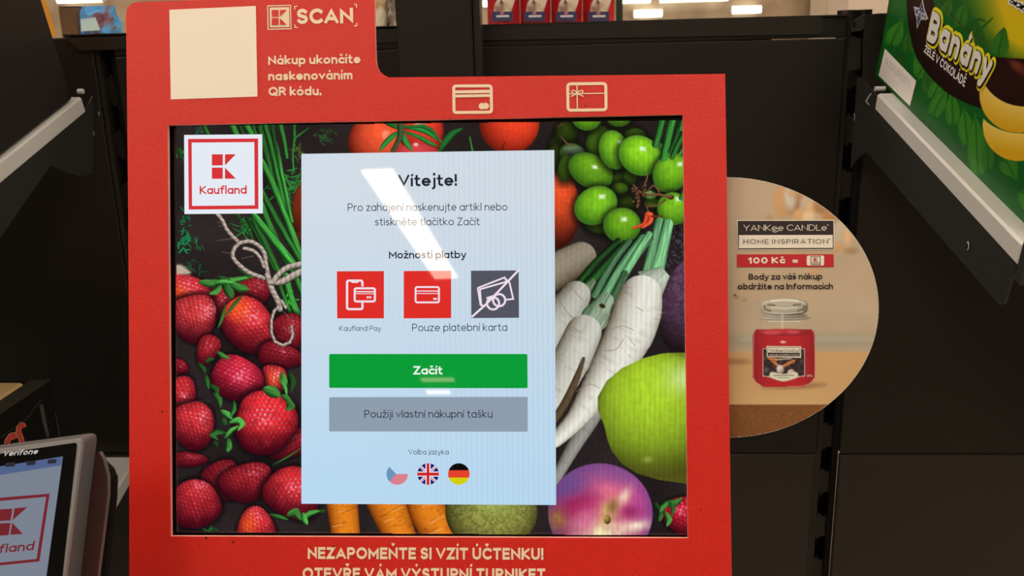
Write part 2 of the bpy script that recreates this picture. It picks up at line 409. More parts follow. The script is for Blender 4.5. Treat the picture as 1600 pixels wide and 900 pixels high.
        col = col*(1-.38*d2[..., None])
        k = np.clip(d1*(.05+1.25*h)*(la*.7+g*.9), 0, 1)[..., None]; col = col*(1-k)+np.array([255, 205, 215])*k
        k = np.clip(g*(.10+1.9*np.clip(vnoise(x+cx, y+cy, 3.4, seed+5)-.5, 0, 1)), 0, .9)[..., None]; col = col*(1-k)+np.array([255, 150, 175])*k
        s.put(w, al, col)
    def leaf(s, pts, w, lo=(12, 70, 20), hi=(70, 200, 60), **k):
        n = len(pts); t = np.linspace(0, 1, 9); P = [(np.interp(q, np.linspace(0, 1, n), [p[0] for p in pts]), np.interp(q, np.linspace(0, 1, n), [p[1] for p in pts])) for q in t]
        s.tube(P, [max(.8, w*math.sin(math.pi*(.08+.88*q))**.8) for q in t], lo, hi, **k)
    def mesh(s, name, pl, lift, m, parent, skip=None, lit=None, step=1, g=1.0):
        Yi, Xi = s.I.shape[:2]; X, Y = s.X, s.Y
        n = pl.n; d = F_[None, None]*FPX + R_[None, None]*(X-800)[..., None]+U_[None, None]*(450-Y)[..., None]; d /= FPX
        t = ((pl.P-CAM)@n)/(d@n); V = CAM+d*t[..., None]+n*lift
        idx = np.arange(Yi*Xi).reshape(Yi, Xi)
        q = np.stack([idx[:-1, :-1], idx[1:, :-1], idx[1:, 1:], idx[:-1, 1:]], -1)
        ok = np.ones(q.shape[:2], bool)
        if skip: ok &= ~((X[:-1, :-1] >= skip[0]) & (X[1:, 1:] <= skip[2]) & (Y[:-1, :-1] >= skip[1]) & (Y[1:, 1:] <= skip[3]))
        if lit is not None: ok &= lit(X[:-1, :-1]+.5, Y[:-1, :-1]+.5)
        q = q[ok].reshape(-1, 4)
        used = np.zeros(Yi*Xi, bool); used[q.ravel()] = True; mp = np.cumsum(used)-1
        V = V.reshape(-1, 3)[used]; q = mp[q]
        c = s.I.reshape(-1, 3)[used]/255; c = np.where(c <= .04045, c/12.92, ((c+.055)/1.055)**2.4)
        if m is PRINT: c = np.clip(c/np.array(ILL)*g, 0, .9)
        off = np.array(parent['_w']); own = (V.min(0)+V.max(0))/2-off
        me = bpy.data.meshes.new(name); me.vertices.add(len(V)); me.vertices.foreach_set('co', (V-off-own).astype(np.float32).ravel())
        me.loops.add(q.size); me.loops.foreach_set('vertex_index', q.astype(np.int32).ravel()); me.polygons.add(len(q))
        me.polygons.foreach_set('loop_start', np.arange(0, q.size, 4, dtype=np.int32))
        me.update(calc_edges=True)
        at = me.attributes.new('col', 'FLOAT_COLOR', 'POINT'); at.data.foreach_set('color', np.concatenate([c, np.ones((len(c), 1))], 1).astype(np.float32).ravel())
        me.materials.append(m); o = bpy.data.objects.new(name, me); C.objects.link(o); o.location = own; o.parent = parent
        o['_w'] = tuple(float(a) for a in off+own); return o
PRINT = mat('printed_card', rough=.45, spec=.25, attr='base')
SHOWN = mat('displayed_picture', rough=.02, spec=.5, attr='emit')

# ------------------------------------------------------------------ building: floor, ceiling, walls
def struct(o): return tag(o, kind='structure')
m_floor = mat('floor_tile', (.38, .34, .29), .35, .5, var=(3, (.30, .27, .23), .4, .6))
m_ceil = mat('ceiling_paint', (.52, .47, .40), .8)
m_wall = mat('wall_paint', (.55, .48, .38), .8)
CZ = 3.5
g = G(); g.box((-9, -18, -.1), (18, 0, 0), (0, 32, 0), (0, 0, .1), m_floor); struct(g.build('floor'))
g = G(); g.box((-9, -18, CZ+.06), (18, 0, 0), (0, 32, 0), (0, 0, .1), m_ceil); struct(g.build('ceiling'))
for nm, O, ex, ey in (('wall_left', (-9.1, -18, 0), (.1, 0, 0), (0, 32, 0)), ('wall_right', (9, -18, 0), (.1, 0, 0), (0, 32, 0)),
                      ('wall_back', (-9, 14, 0), (18, 0, 0), (0, .1, 0)), ('wall_front', (-9, -18.1, 0), (18, 0, 0), (0, .1, 0))):
    g = G(); g.box(O, ex, ey, (0, 0, CZ+.16), m_wall); struct(g.build(nm))

# ------------------------------------------------------------------ ceiling lamps
m_lamp = mat('added_lamp_light', (.8, .8, .8), .5, emit=LAMP_COL, es=LAMP)
m_strip = mat('strip_light', (.8, .8, .8), .5, emit=LAMP_COL, es=12.5)
m_dimlamp = mat('downlight', (.8, .8, .8), .5, emit=LAMP_COL, es=5)
m_lampw = mat('lamp_housing', (.7, .7, .68), .4)
def ceiling_lamp(x, y, lx, ly, rot=0, label=None, group=None, light=None):
    t = thing('ceiling_lamp', (x, y, CZ-.03), label, 'lamp', group); c, s_ = math.cos(rot), math.sin(rot)
    e1, e2 = np.array((c, s_, 0)), np.array((-s_, c, 0)); o = np.array((x, y, CZ))
    g = G(); g.box(o-e1*(lx/2+.02)-e2*(ly/2+.02)-[0, 0, .02], e1*(lx+.04), e2*(ly+.04), (0, 0, .08), m_lampw, .004); g.build('housing', t)
    g = G(); g.box(o-e1*lx/2-e2*ly/2-[0, 0, .032], e1*lx, e2*ly, (0, 0, .012), light or m_lamp); g.build('diffuser', t)
    return t
# the lamp whose mirror image falls on the lit screen, and two farther ones
ceiling_lamp(-.957, -4.98, .19, 2.2, math.radians(4.6), 'long strip lamp behind the viewer, mirrored bright in the screen', light=m_strip)
ceiling_lamp(-3.03, -5.78, .15, .19, math.radians(2), 'short lamp behind the viewer, mirrored at the left screen edge', light=m_strip)
ceiling_lamp(-1.47, -10.5, .42, .20, 0, 'far small lamp behind the viewer, mirrored faintly on the green button', light=m_dimlamp)
ceiling_lamp(-1.57, -11.4, .32, .22, 0, 'farthest small lamp behind the viewer, mirrored between the two buttons', light=m_strip)
NAMES = ('far left', 'left', 'right', 'far right')
for i, x in enumerate((-3.3, -1.15, 1.15, 3.3)):
    for y, rn in ((-1.9, 'row behind the viewer'), (.15, 'row above the screen'), (3.4, 'row beyond the shelving')):
        ceiling_lamp(x, y, .62, 1.5, 0, 'wide panel lamp, %s in the %s' % (NAMES[i], rn), 'panel lamps in the ceiling')  # unseen panel lamps, added to brighten the scene

# ------------------------------------------------------------------ shelving: black steel gondola
BY = 1.23
m_blk = mat('black_steel', (.018, .016, .014), .42, .4, bump=(900, .12))
m_blk2 = mat('black_steel_panel', (.0125, .0110, .0095), .45, .35, bump=(700, .15))
m_blk3 = mat('paler_steel_panel', (.030, .026, .021), .45, .4, bump=(700, .15))  # paler tone of the panel steel, for the lower panels
m_blk4 = mat('midtone_steel_panel', (.018, .0155, .0125), .45, .35, bump=(700, .15))  # tone between the other two, for the right upper panel
m_void = mat('black_gap', (.004, .004, .004), .7, .2)
m_brk = mat('bracket_steel', (.030, .032, .031), .42, .5, bump=(900, .25))
m_lip = mat('shelf_enamel', alb((176, 160, 140), 1.42), .4, .5, bump=(900, .1))
B = Plane((0, BY, 0), (0, -1, 0))
def gon(label, xl, xr, name='shelving_bay'): return thing(name, ((xl+xr)/2, BY+.02, 0), label, 'shelving')
sh = gon('black steel shelving wall with slotted uprights behind the red screen frame', -.65, .38, 'shelving_unit')
def panel(xa, xb, za, zb, y=BY, th=.012, m=m_blk2, nm='back_panel'):
    g = G(); g.box((xa, y, H+za), (xb-xa, 0, 0), (0, th, 0), (0, 0, zb-za), m, .0015); return g.build(nm, sh)
panel(-.604, .3555, -.602, -.0225); panel(-.604, .353, -1.05, -.6035, m=m_blk3); panel(-.604, .3555, -.0215, .0045)
panel(-.604, .353, -1.5, -1.0515)
panel(.389, 1.4, -.6035, -.004, BY+.002, m=m_blk4); panel(.389, 1.4, -1.05, -.605, BY-.001, m=m_blk3)
panel(-1.7, -.634, -.6035, .0045, BY+.002); panel(-1.7, -.634, -1.05, -.605, BY-.001)
# top rail across the middle bay, proud of the panels, ending short of the right upright
g = G()
g.slab(Plane((0, BY-.002, 0), (0, -1, 0)), [(752, 40), (1282, 26.5), (1286, 30), (1286, 48), (1281, 53.5), (752, 63)], 0, .003, m_blk)
g.build('top_rail', sh)
g = G(); g.slab(Plane((0, BY-.002, 0), (0, -1, 0)), [(96, 54), (624, 40), (624, 66), (124, 79)], 0, .003, m_blk); g.build('top_rail', sh)
g = G(); g.box((-.66, BY-.002, H+.0045), (1.015, 0, 0), (0, .05, 0), (0, 0, .002), m_blk); g.build('top_cap', sh)
# uprights: rails, webs and dark slots
def upright(x0, x1, zt):
    g = G(); y = BY+.010
    g.box((x0, y+.022, .02), (x1-x0, 0, 0), (0, .02, 0), (0, 0, H+zt-.02), m_void)
    g.box((x0, y-.006, .02), (.006, 0, 0), (0, .03, 0), (0, 0, H+zt-.02), m_blk)
    g.box((x1-.008, y-.002, .02), (.008, 0, 0), (0, .026, 0), (0, 0, H+zt-.02), m_void)
    o = g.build('upright', sh)
    z = H-.598; ps = .0735
    k = -8
    while k < 9:
        zz = z+k*ps
        if zz < H+zt-.03:
            g = G()
            g.box((x0+.004, y+.004, zz), (x1-x0-.012, 0, 0), (0, .018, 0), (0, 0, .034), m_blk)
            g.box((x0+.010, y+.004, zz+.034), (.005, 0, 0), (0, .018, 0), (0, 0, .004), m_blk)
            g.box((x0+.010, y+.004, zz-.004), (.005, 0, 0), (0, .018, 0), (0, 0, .004), m_blk)
            g.build('upright_web', sh)
        k += 1
upright(.3565, .388, .012); upright(-.632, -.6045, .0)
# upper end of the right upright: hooked plate and flanges beside the carton
g = G()
g.slab(Plane((0, BY-.004, 0), (0, -1, 0)), [(1352, 22), (1420, 20), (1420, 150), (1348, 150), (1349, 60)], 0, .004, m_blk)
g.slab(Plane((0, BY-.008, 0), (0, -1, 0)), [(1371, 21), (1420, 20), (1420, 60), (1375, 60)], 0, .004, m_blk2)
g.build('upright_flange', sh)
g = G(); pl = Plane((0, BY-.003, 0), (0, -1, 0))
g.slab(pl, [(1330, 35), (1342, 27), (1352, 22), (1352, 40), (1346, 48), (1331, 50)], 0, .003, m_brk)
g.poly(pl, arc(1334.5, 38, 2.4, 6, 0, 345, 12), m_void, .0005)
g.slab(pl, [(1329, 62), (1334, 56), (1347, 60), (1346, 108), (1324, 112)], -.004, .003, m_blk)
g.build('upright_hook', sh)

# post in front of the shelving, going up between the bays
po = thing('steel_post', (-.165, 1.19, 0), 'square black steel post rising behind the red frame', 'post')
P1 = Plane((0, 1.175, 0), (0, -1, 0))
xa, xb, xc = [P1.at(x, 60)[0] for x in (620, 738, 750)]
g = G(); g.box((xa, 1.175, 0), (xb-xa, 0, 0), (0, .045, 0), (0, 0, 2.6), m_blk2, .002); g.build('post_body', po)
g = G(); g.box((xb, 1.182, 0), (xc-xb, 0, 0), (0, .035, 0), (0, 0, 2.6), m_blk, .0015); g.build('side_flange', po)

# ------------------------------------------------------------------ sloping shelves on brackets
XR, XL = .371, -.637
def shelf(label, Xp, sgn, y0, z0, tau, length, th, brk, hole_px=None, width=.95, dz=0, hook=True):
    t = thing('shelf', (Xp+sgn*.4, y0-.15, H+z0+dz-.1), label, 'shelf')
    s_ = np.array((0, -math.cos(tau), -math.sin(tau))); n_ = np.array((0, -math.sin(tau), math.cos(tau)))
    O = np.array((Xp, y0, H+z0+dz))
    g = G(); ex = np.array((sgn*width, 0, 0))
    g.box(O-n_*th, ex, s_*length, n_*th, m_lip, .0022); o = g.build('shelf_plate', t)
    g = G(); g.box(O+s_*length-n_*(th+.012)+[0, 0, 0], ex, s_*.012, n_*(th+.016), m_brk, .001); g.build('front_rail', t)
    pl = Plane((Xp+sgn*.001, 0, 0), (-sgn, 0, 0)); g = G()
    pts = [np.array((pl.P[0], min(a[1], 1.2285), a[2]+dz)) for a in (pl.at(x, y) for x, y in brk)]
    ex2 = np.array((sgn*.002, 0, 0)); tri = tessellate_polygon([[Vector(p) for p in pts]])
    for q in tri:
        g.face([pts[i] for i in q], m_brk); g.face([pts[i]+ex2 for i in q[::-1]], m_brk)
    for i in range(len(pts)): j = (i+1) % len(pts); g.face([pts[i], pts[j], pts[j]+ex2, pts[i]+ex2], m_brk)
    b = g.build('bracket', t)
    g = G(); p2 = Plane((Xp-sgn*.0002, 0, 0), (-sgn, 0, 0))
    for hx, hy, r in (hole_px or []):
        g = G()
        c = p2.at(hx, hy); c = np.array((c[0], c[1], c[2]+dz))
        g.face([c+np.array((0, math.cos(a)*r, math.sin(a)*r*1.5)) for a in np.linspace(0, 2*math.pi, 13)[:-1]], m_lip)
        g.face([c+np.array((-sgn*.0002, math.cos(a)*r*.7+r*.2, math.sin(a)*r-r*.2)) for a in np.linspace(0, 2*math.pi, 13)[:-1]], m_void)
        g.build('peg_hole', t)
    if hook:
        g = G(); hr = .0034 if sgn < 0 else .0028; c = O+np.array((sgn*.002, .010 if sgn < 0 else .016, .006 if sgn < 0 else .004))
        g.cyl(c, c+np.array((sgn*(.007 if sgn < 0 else .012), 0, 0)), hr, m_lip, 14); g.build('shelf_hook', t)
    return t, O, s_, n_
tR = math.radians(13.7); tL = math.radians(16.3)
brkR = [(1325, 124), (1338, 120), (1346, 123), (1362, 141), (1371, 152), (1590, 392), (1590, 405), (1569, 474), (1562, 476), (1556, 470), (1353, 237), (1336, 250), (1318, 258), (1322, 190)]
shR, OR, sR, nR = shelf('sloping cream shelf on a black bracket under the green carton', XR, 1, 1.142, -.0855, tR, .40, .021, brkR,
                        [(1334.5, 183, .0032), (1512, 384, .0030)])
# notch marks on the bracket and the slot beside it
g = G(); pl = Plane((XR-.0003, 0, 0), (-1, 0, 0))
for p in ([(1353, 158), (1358, 150), (1361, 146)], [(1353, 158), (1358, 164)]): g.stroke(pl, p, 1.6, m_lip, 0)
g.build('bracket_notch', shR)
brkL = [(145, 150), (141, 160), (127, 178), (-60, 300), (-60, 412), (0, 372), (79, 258), (100, 268), (128, 276), (146, 270), (146, 200)]
shL, OL, sL, nL = shelf('sloping cream shelf under the tall black carton, left of the red frame', XL, -1, 1.192, -.0705, tL, .43, .022, brkL, [(147, 209, .002), (155, 178, .002)])
shL2, OL2, sL2, nL2 = shelf('lower cream shelf showing between card terminal and red frame', XL, -1, 1.192, -.0705, tL, .43, .022, brkL, None, dz=-.519, hook=False)

# ------------------------------------------------------------------ far background above the shelving
def bigbox(nm, t, O, ex, ey, ez, m, bev=0): g = G(); g.box(O, ex, ey, ez, m, bev); return g.build(nm, t)
m_cream = mat('cream_laminate', (.62, .52, .40), .5)
m_tan = mat('tan_laminate', (.40, .31, .20), .6, var=(6, (.52, .42, .29), .4, .6))
BGY = 4.6
BG = Plane((0, BGY, 0), (0, -1, 0))
cab = thing('display_cabinet', (0, BGY+.3, 0), 'long beige cabinet with glowing tubes far behind the shelving', 'cabinet')
bigbox('cabinet_body', cab, (-3.4, BGY, 0), (6.6, 0, 0), (0, .5, 0), (0, 0, H+.42), m_tan, .01)
def tube(px0, y0, px1, y1, label):  # reflections of lamps in far glass, built as glowing tubes
    a = BG.at(px0, y0, .05); b = BG.at(px1, y1, .05); x0, x1, z0, z1 = a[0], b[0], min(a[2], b[2]), max(a[2], b[2])
    t = thing('reflection_tube', ((x0+x1)/2, BGY-.03, z0), label, 'lamp'); r = (z1-z0)/2
    g = G(); g.cyl((x0, BGY-.04, z0+r), (x1, BGY-.04, z0+r), r, mat('reflection_glow', (.8, .8, .8), .5, emit=(1, .93, .78), es=2.2), 12); g.build('tube', t)
    for xx in (x0-.004, x1-.008): g = G(); g.box((xx, BGY-.045, z0+r*.2), (.012, 0, 0), (0, .046, 0), (0, 0, r*1.6), m_lampw); g.build('end_cap', t)
tube(990, 16, 1033, 27, 'short glowing tube above the shelving, right of the red pouches')
tube(1142, 10, 1186, 21, 'short glowing tube beside the white column')
tube(964, -6, 1015, 5, 'glowing tube at the top edge nearest the red pouches')
tube(1030, -8, 1135, 2, 'long glowing tube at the top edge, middle')
tube(96, -4, 166, 4, 'long glowing tube above the blue bag, far left')
tube(756, 1, 771, 11, 'small glowing tube between black post and first red pouch')
# white column and green post
t = thing('wall_column', (.0, 4.2, 0), 'smooth white column behind the right upright', 'column')
q = Plane((0, 4.2, 0), (0, -1, 0)); a = q.at(1293, 10)[0]; b = q.at(1520, 10)[0]
bigbox('column_shaft', t, (a, 4.2, 0), (b-a, 0, 0), (0, .3, 0), (0, 0, 3.4), mat('column_paint', (.80, .70, .58), .6), .01)
bigbox('column_shade_strip', t, (a-.002, 4.19, 0), ((b-a)*.14, 0, 0), (0, .02, 0), (0, 0, 3.4), mat('column_shade', (.62, .52, .43), .6), .002)  # darker strip: the column's shaded side put into the colour
t = thing('green_post', (0, 3.2, 0), 'thin dark green post right of the red pouches', 'post')
q = Plane((0, 3.2, 0), (0, -1, 0)); a = q.at(963, 10)[0]; b = q.at(973, 10)[0]
bigbox('post_shaft', t, (a, 3.2, 0), (b-a, 0, 0), (0, .03, 0), (0, 0, 2.2), mat('green_enamel', (.015, .035, .02), .5), .002)
# far shelf carrying the goods
FY = 2.6; q = Plane((0, FY, 0), (0, -1, 0))
fs = thing('far_shelf', (-.2, FY+.15, 0), 'shelf on the next aisle carrying pouches and bags', 'shelf')
zt = q.at(760, 46)[2]
bigbox('shelf_board', fs, (-1.75, FY-.06, zt-.03), (2.3, 0, 0), (0, .4, 0), (0, 0, .03), m_cream, .004)
bigbox('shelf_back', fs, (-1.75, FY+.34, 0), (2.3, 0, 0), (0, .03, 0), (0, 0, zt), m_tan, .004)
for xx in (-1.75, -.6, .52): bigbox('side_frame', fs, (xx, FY-.02, 0), (.03, 0, 0), (0, .36, 0), (0, 0, zt-.03), m_blk, .003)
m_red = mat('pouch_red', alb((190, 34, 38), 1.3), .35, .5, var=(14, alb((150, 20, 26)), .4, .6))
m_navy = mat('pouch_navy', alb((52, 46, 66), 1.3), .4); m_fur = mat('pouch_cream', alb((205, 172, 138), 1.3), .5, var=(22, alb((150, 110, 84)), .50, .66))
m_wtx = mat('pouch_white', alb((215, 195, 190)), .5)
def pouch(px0, px1, label):
    w0 = q.at(px0, 30)[0]; w1 = q.at(px1, 30)[0]; t = thing('food_pouch', ((w0+w1)/2, FY+.05, zt), label, 'pouch', 'red pouches on the far shelf')
    W = w1-w0; g = G(); N = 12; Hh = .26
    def pt(u, v, s): return (w0+W*u, FY+.05+s*(.035*(1-v)**.6*math.sin(math.pi*min(max(u, .02), .98))+.003), zt+Hh*v)
    for s in (-1, 1):
        for i in range(N):
            for j in range(10):
                g.face([pt(i/N, j/10, s), pt((i+1)/N, j/10, s), pt((i+1)/N, (j+1)/10, s), pt(i/N, (j+1)/10, s)][::s], m_red)
    g.build('pouch_body', t)
    pf = Plane((0, FY+.05-.041, 0), (0, -1, 0)); g = G()
    cx = (px0+px1)/2; g.poly(pf, [(cx-17, 18), (cx+16, 18), (cx+16, 33), (cx-17, 34)], m_navy, .001); g.poly(pf, arc(cx-1, 20, 3, 3, 0, 330, 10), mat('pouch_rose', alb((190, 110, 105)), .5), .002)
    g.stroke(pf, [(cx-10, 25.5), (cx+10, 25)], 3.2, m_wtx, .002); g.build('pouch_label', t)
    g = G(); g.poly(pf, [(cx-14, 18), (cx-12, 6), (cx-6, -4), (cx+4, -14), (cx+15, -12), (cx+19, 0), (cx+13, 18)], m_fur, .0012)
    g.poly(pf, [(cx-5, 4), (cx-2, -2), (cx+1, 5), (cx-1, 8)], mat('pouch_brown', alb((95, 72, 55)), .5), .002); g.build('pouch_picture', t)
for i, (a, b, l) in enumerate(((760, 811, 'red pouch with navy label nearest the black post'), (812, 860, 'red pouch with navy label, second from the black post'),
                  (861, 910, 'red pouch with navy label, third from the black post'), (911, 961, 'red pouch with navy label nearest the green post'))): pouch(a, b, l)
t = thing('paper_bag', (-.35, FY+.1, zt), 'cream and orange bag in the gap left of the black post', 'bag')
def softbag(t, px0, px1, h, m, yy=FY+.1, d=.05, lean=0):
    w0 = Plane((0, yy, 0), (0, -1, 0)).at(px0, 30)[0]; w1 = Plane((0, yy, 0), (0, -1, 0)).at(px1, 30)[0]; g = G(); rs = random.Random(int(px0))
    N = 14; off = {}
    def pt(i, j, s):
        k = (i % (2*N), j)
        if k not in off: off[k] = rs.uniform(-.006, .006)
        a = 2*math.pi*i/(2*N); v = j/8; c, sn = math.cos(a), math.sin(a); sq = lambda z: math.copysign(abs(z)**.55, z)
        return ((w0+w1)/2+(w1-w0)/2*sq(c)*(1-.12*v*v)+off[k]+lean*v, yy+d*sq(sn)*(1-.75*v**2)+off[k], zt+h*v)
    for j in range(8):
        for i in range(2*N): g.face([pt(i, j, 0), pt(i+1, j, 0), pt(i+1, j+1, 0), pt(i, j+1, 0)], m)
    g.face([pt(i, 8, 0) for i in range(2*N)], m)
    return g.build('bag_body', t)
softbag(t, 568, 607, .12, mat('bag_cream', alb((205, 180, 145)), .5, var=(22, alb((190, 130, 70)), .52, .66)))
t = thing('paper_bag', (-.31, FY+.2, zt), 'brown and white bag touching the black post', 'bag')
softbag(t, 611, 640, .12, mat('bag_brown', alb((110, 88, 66)), .5, var=(26, alb((200, 185, 160)), .5, .62)))
t = thing('snack_bag', (-1.1, FY+.1, zt), 'blue and white bag with dark red swirl at far left', 'bag')
softbag(t, 131, 182, .095, mat('bag_blue', alb((70, 140, 175)), .4, var=(13, alb((110, 60, 62)), .50, .58)))
mb = mat('bag_white', alb((190, 200, 200)), .5); g = G(); pf = Plane((0, FY+.045, 0), (0, -1, 0))
g.poly(pf, [(127, 30), (150, 27), (158, 47), (128, 49)], mb, .004); g.build('bag_patch', t)
t = thing('cardboard_box', (-1.2, FY+.1, zt), 'brown box beside the blue bag at far left', 'box')
q2 = Plane((0, FY+.05, 0), (0, -1, 0)); a = q2.at(94, 40)[0]; b = q2.at(121, 40)[0]
g = G(); g.box((a, FY+.05, zt), (b-a, 0, 0), (0, .12, 0), (0, 0, q2.at(110, 12)[2]-zt), mat('brown_board', alb((95, 62, 32)), .6), .004); g.build('box_body', t)
g = G(); g.box((a+.002, FY+.052, q2.at(110, 12)[2]), (b-a-.004, 0, 0), (0, .115, 0), (0, 0, .004), mat('brown_lid', alb((60, 44, 30)), .6), .001); g.build('box_lid', t)

# ------------------------------------------------------------------ black carton on the left shelf
def tilted(t, nm, O, ex, sv, sl, nv, nh, m, bev=.0): g = G(); g.box(O, ex, np.array(sv)*sl, np.array(nv)*nh, m, bev); return g.build(nm, t)
m_cart = mat('black_carton', (.017, .015, .013), .5, .35, bump=(300, .1))
O = OL+np.array((-.004, -.012, 0))+sL*.006
t = thing('black_carton', O+np.array((-.1, -.2, 0)), 'tall plain black carton standing on the upper left shelf', 'carton')
tilted(t, 'carton_body', O, (-.28, 0, 0), sL, .36, nL, .30, m_cart, .001)
tilted(t, 'orange_flap', O-sL*.0125+nL*.080+np.array((-.001, 0, 0)), (-.27, 0, 0), sL, .0122, nL, .215, mat('orange_board', alb((235, 150, 40)), .5), .0005)

# ------------------------------------------------------------------ open black tray on the lower left shelf
m_tr = mat('tray_board', (.007, .0065, .006), .5, .4, bump=(200, .3)); m_trr = mat('tray_rim', (.030, .028, .023), .6, .3, bump=(300, .4))
XT = -.643; ya, yb = 1.027, .72; zr = H-.405
t = thing('display_tray', (XT-.15, .87, H-.72), 'black open display tray behind the card terminal', 'tray')
def floorz(y): return (OL2+sL2*((OL2[1]-y)/-sL2[1]))[2]+.001
def wedge(g, x0, x1, m, zt_=zr):
    A = [np.array((x0, ya, floorz(ya))), np.array((x0, yb, floorz(yb))), np.array((x0, yb, zt_)), np.array((x0, ya, zt_))]; d_ = np.array((x1-x0, 0, 0)); Bq = [a+d_ for a in A]
    g.face(A, m); g.face(Bq[::-1], m)
    for i in range(4): j = (i+1) % 4; g.face([A[i], Bq[i], Bq[j], A[j]], m)
g = G(); wedge(g, XT, XT-.012, m_tr); g.build('side_wall', t)
g = G(); wedge(g, XT-.29, XT-.302, m_tr); g.build('side_wall', t)
g = G(); g.box((XT-.012, ya-.010, floorz(ya)), (-.278, 0, 0), (0, .010, 0), (0, 0, zr-floorz(ya)), m_tr); g.build('back_wall', t)
g = G(); g.box((XT-.0005, yb, zr), (-.024, 0, 0), (0, ya-yb, 0), (0, 0, .002), m_trr, .0005); g.build('tray_rim', t)
t2 = thing('cardboard_pack', (XT-.15, .87, H-.70), 'tan cardboard pack lying inside the black tray', 'pack')
g = G(); g.box((XT-.0255, yb+.01, zr-.03), (-.24, 0, 0), (0, ya-.002-yb-.022, 0), (0, 0, .034), mat('tan_board', alb((196, 150, 92), .9), .6, bump=(200, .2)), .003)
g.box((XT-.05, yb+.04, floorz(yb)+.06), (-.20, 0, 0), (0, .2, 0), (0, 0, zr-.03-floorz(yb)-.06), mat('tan_board')); g.build('pack_body', t2)
pt_ = Plane((XT+.0005, 0, 0), (1, 0, 0)); g = G()
m_r = mat('tray_print_red', alb((190, 55, 38), 1.2), .5); m_o = mat('tray_print_outline', alb((200, 150, 100), .9), .5)
for wd, m_, lf in ((8.5, m_o, 0), (5.8, m_r, .0003)):
    g.stroke(pt_, [(37, 668), (36, 665), (33, 664), (29.5, 668), (29, 676), (32, 682), (34, 690), (33, 697)], wd, m_, lf)
    g.stroke(pt_, [(23, 686), (21, 680), (17, 681), (12, 688), (10, 694)], wd, m_, lf)
g.build('tray_lettering', t)
g = G(); m_g = mat('tray_line_glint_grey', alb((80, 74, 64), .8), .5)
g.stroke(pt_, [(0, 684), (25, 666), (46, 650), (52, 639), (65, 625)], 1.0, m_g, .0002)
g.poly(pt_, [(61, 632), (67, 632), (77, 682), (73, 684), (66, 660)], m_g, .0002); g.stroke(pt_, [(86, 644), (89, 660), (93, 682)], 1.4, m_g, .0002)  # pale streak painted as the highlight on plastic film
g.build('tray_line_and_glint', t)

# ------------------------------------------------------------------ green carton on the right shelf
XB = XR+.018
bx = Plane((XB, 0, 0), (-1, 0, 0))
c0 = bx.at(1368.5, 118); up = nR; ln = sR
t = thing('sweets_carton', c0+np.array((.12, -.25, 0)), 'green display carton of chocolate bananas standing on the right shelf', 'carton')
O = np.array((XB, c0[1], c0[2]))
k = ((O-OR)@nR); O = O-nR*(k-.0005)                      # stands on the shelf plate
m_green = mat('carton_green', alb((5, 66, 14), 1.25), .4, .4)
tilted(t, 'carton_body', O+np.array((.0008, 0, 0)), (.26, 0, 0), ln, .44, up, .235, m_green, .0012)
pp = Paint(1360, -4, 1640, 405, (5, 66, 14))
X, Y = pp.X, pp.Y
d = (Y-118)-(X-1368)*1.0
base = np.array([6, 70, 16])*(.9+.25*vnoise(X, Y, 40, 4))[..., None]
pp.I[:] = base
k = np.clip(1-np.hypot((X-1415)/34, (Y+2)/50), 0, 1)[..., None]; pp.I = pp.I*(1-k*.6)+np.array([50, 100, 50])*k*.6
yl = np.clip((X-1505+(-Y)*.25)/60, 0, 1)*np.clip((72+(X-1505)*.5-Y)/50, 0, 1); pp.I = pp.I*(1-yl[..., None])+np.array([196, 158, 12])*yl[..., None]
def palm(x0, y0, x1, y1, w, seed=0, dim=1.):
    x0, y0, x1, y1 = map(float, (x0, y0, x1, y1)); v = np.array((x1-x0, y1-y0)); l = np.hypot(*v); v /= l; n_ = np.array((-v[1], v[0])); K = int(l/4.2)
    pp.leaf([(x0, y0), (x1, y1)], w*.9, (22*dim, 80*dim, 14*dim), (52*dim, 108*dim, 22*dim))
    for i in range(1, K+1):
        f = i/K; ww = w*.62*math.sin(math.pi*(.1+.86*f))**.7; b_ = np.array((x0, y0))+v*l*f*.92
        for sg in (-1, 1):
            e = b_+n_*sg*ww-v*5.5; pp.tube([b_+v*2, e], [5.2, 3.0], (22*dim, 80*dim, 14*dim), (54*dim, 112*dim, 24*dim))
            g0 = b_+n_*sg*ww*.3; pp.tube([g0+v*4.5, e+v*4.4], [1.1, .8], (6, 56, 10), (6, 56, 10), a=.8)
    pp.tube([(x0, y0), (x1, y1)], [2.4, 1.0], (12, 70, 14), (12, 72, 16))
for a_ in ((1393, 68, 1411, 30, 19), (1420, 80, 1420, 46, 14, .8), (1443, 118, 1431, 84, 17), (1436, 116, 1452, 92, 15), (1452, 142, 1447, 112, 14, .8), (1458, 152, 1475, 118, 17),
           (1459, 178, 1480, 138, 18), (1490, 192, 1488, 142, 17), (1513, 224, 1507, 168, 19), (1529, 270, 1525, 180, 22), (1545, 262, 1543, 210, 14, .85), (1572, 250, 1590, 280, 22, .9),
           (1500, 40, 1508, 2, 15, .9), (1478, 20, 1486, -4, 12, .9), (1560, 84, 1570, 45, 22, .9), (1532, 70, 1524, 30, 16, .75), (1612, 250, 1640, 300, 22), (1600, 300, 1625, 345, 20), (1405, 100, 1412, 84, 9, .6)):
    palm(*a_[:5], dim=a_[5] if len(a_) > 5 else 1.)
for (p_) in ([(1512, 60), (1535, 44), (1552, 28)], [(1520, 34), (1530, 30), (1541, 33)]): pp.tube(p_, [3, 4, 2], (20, 70, 14), (22, 74, 16))
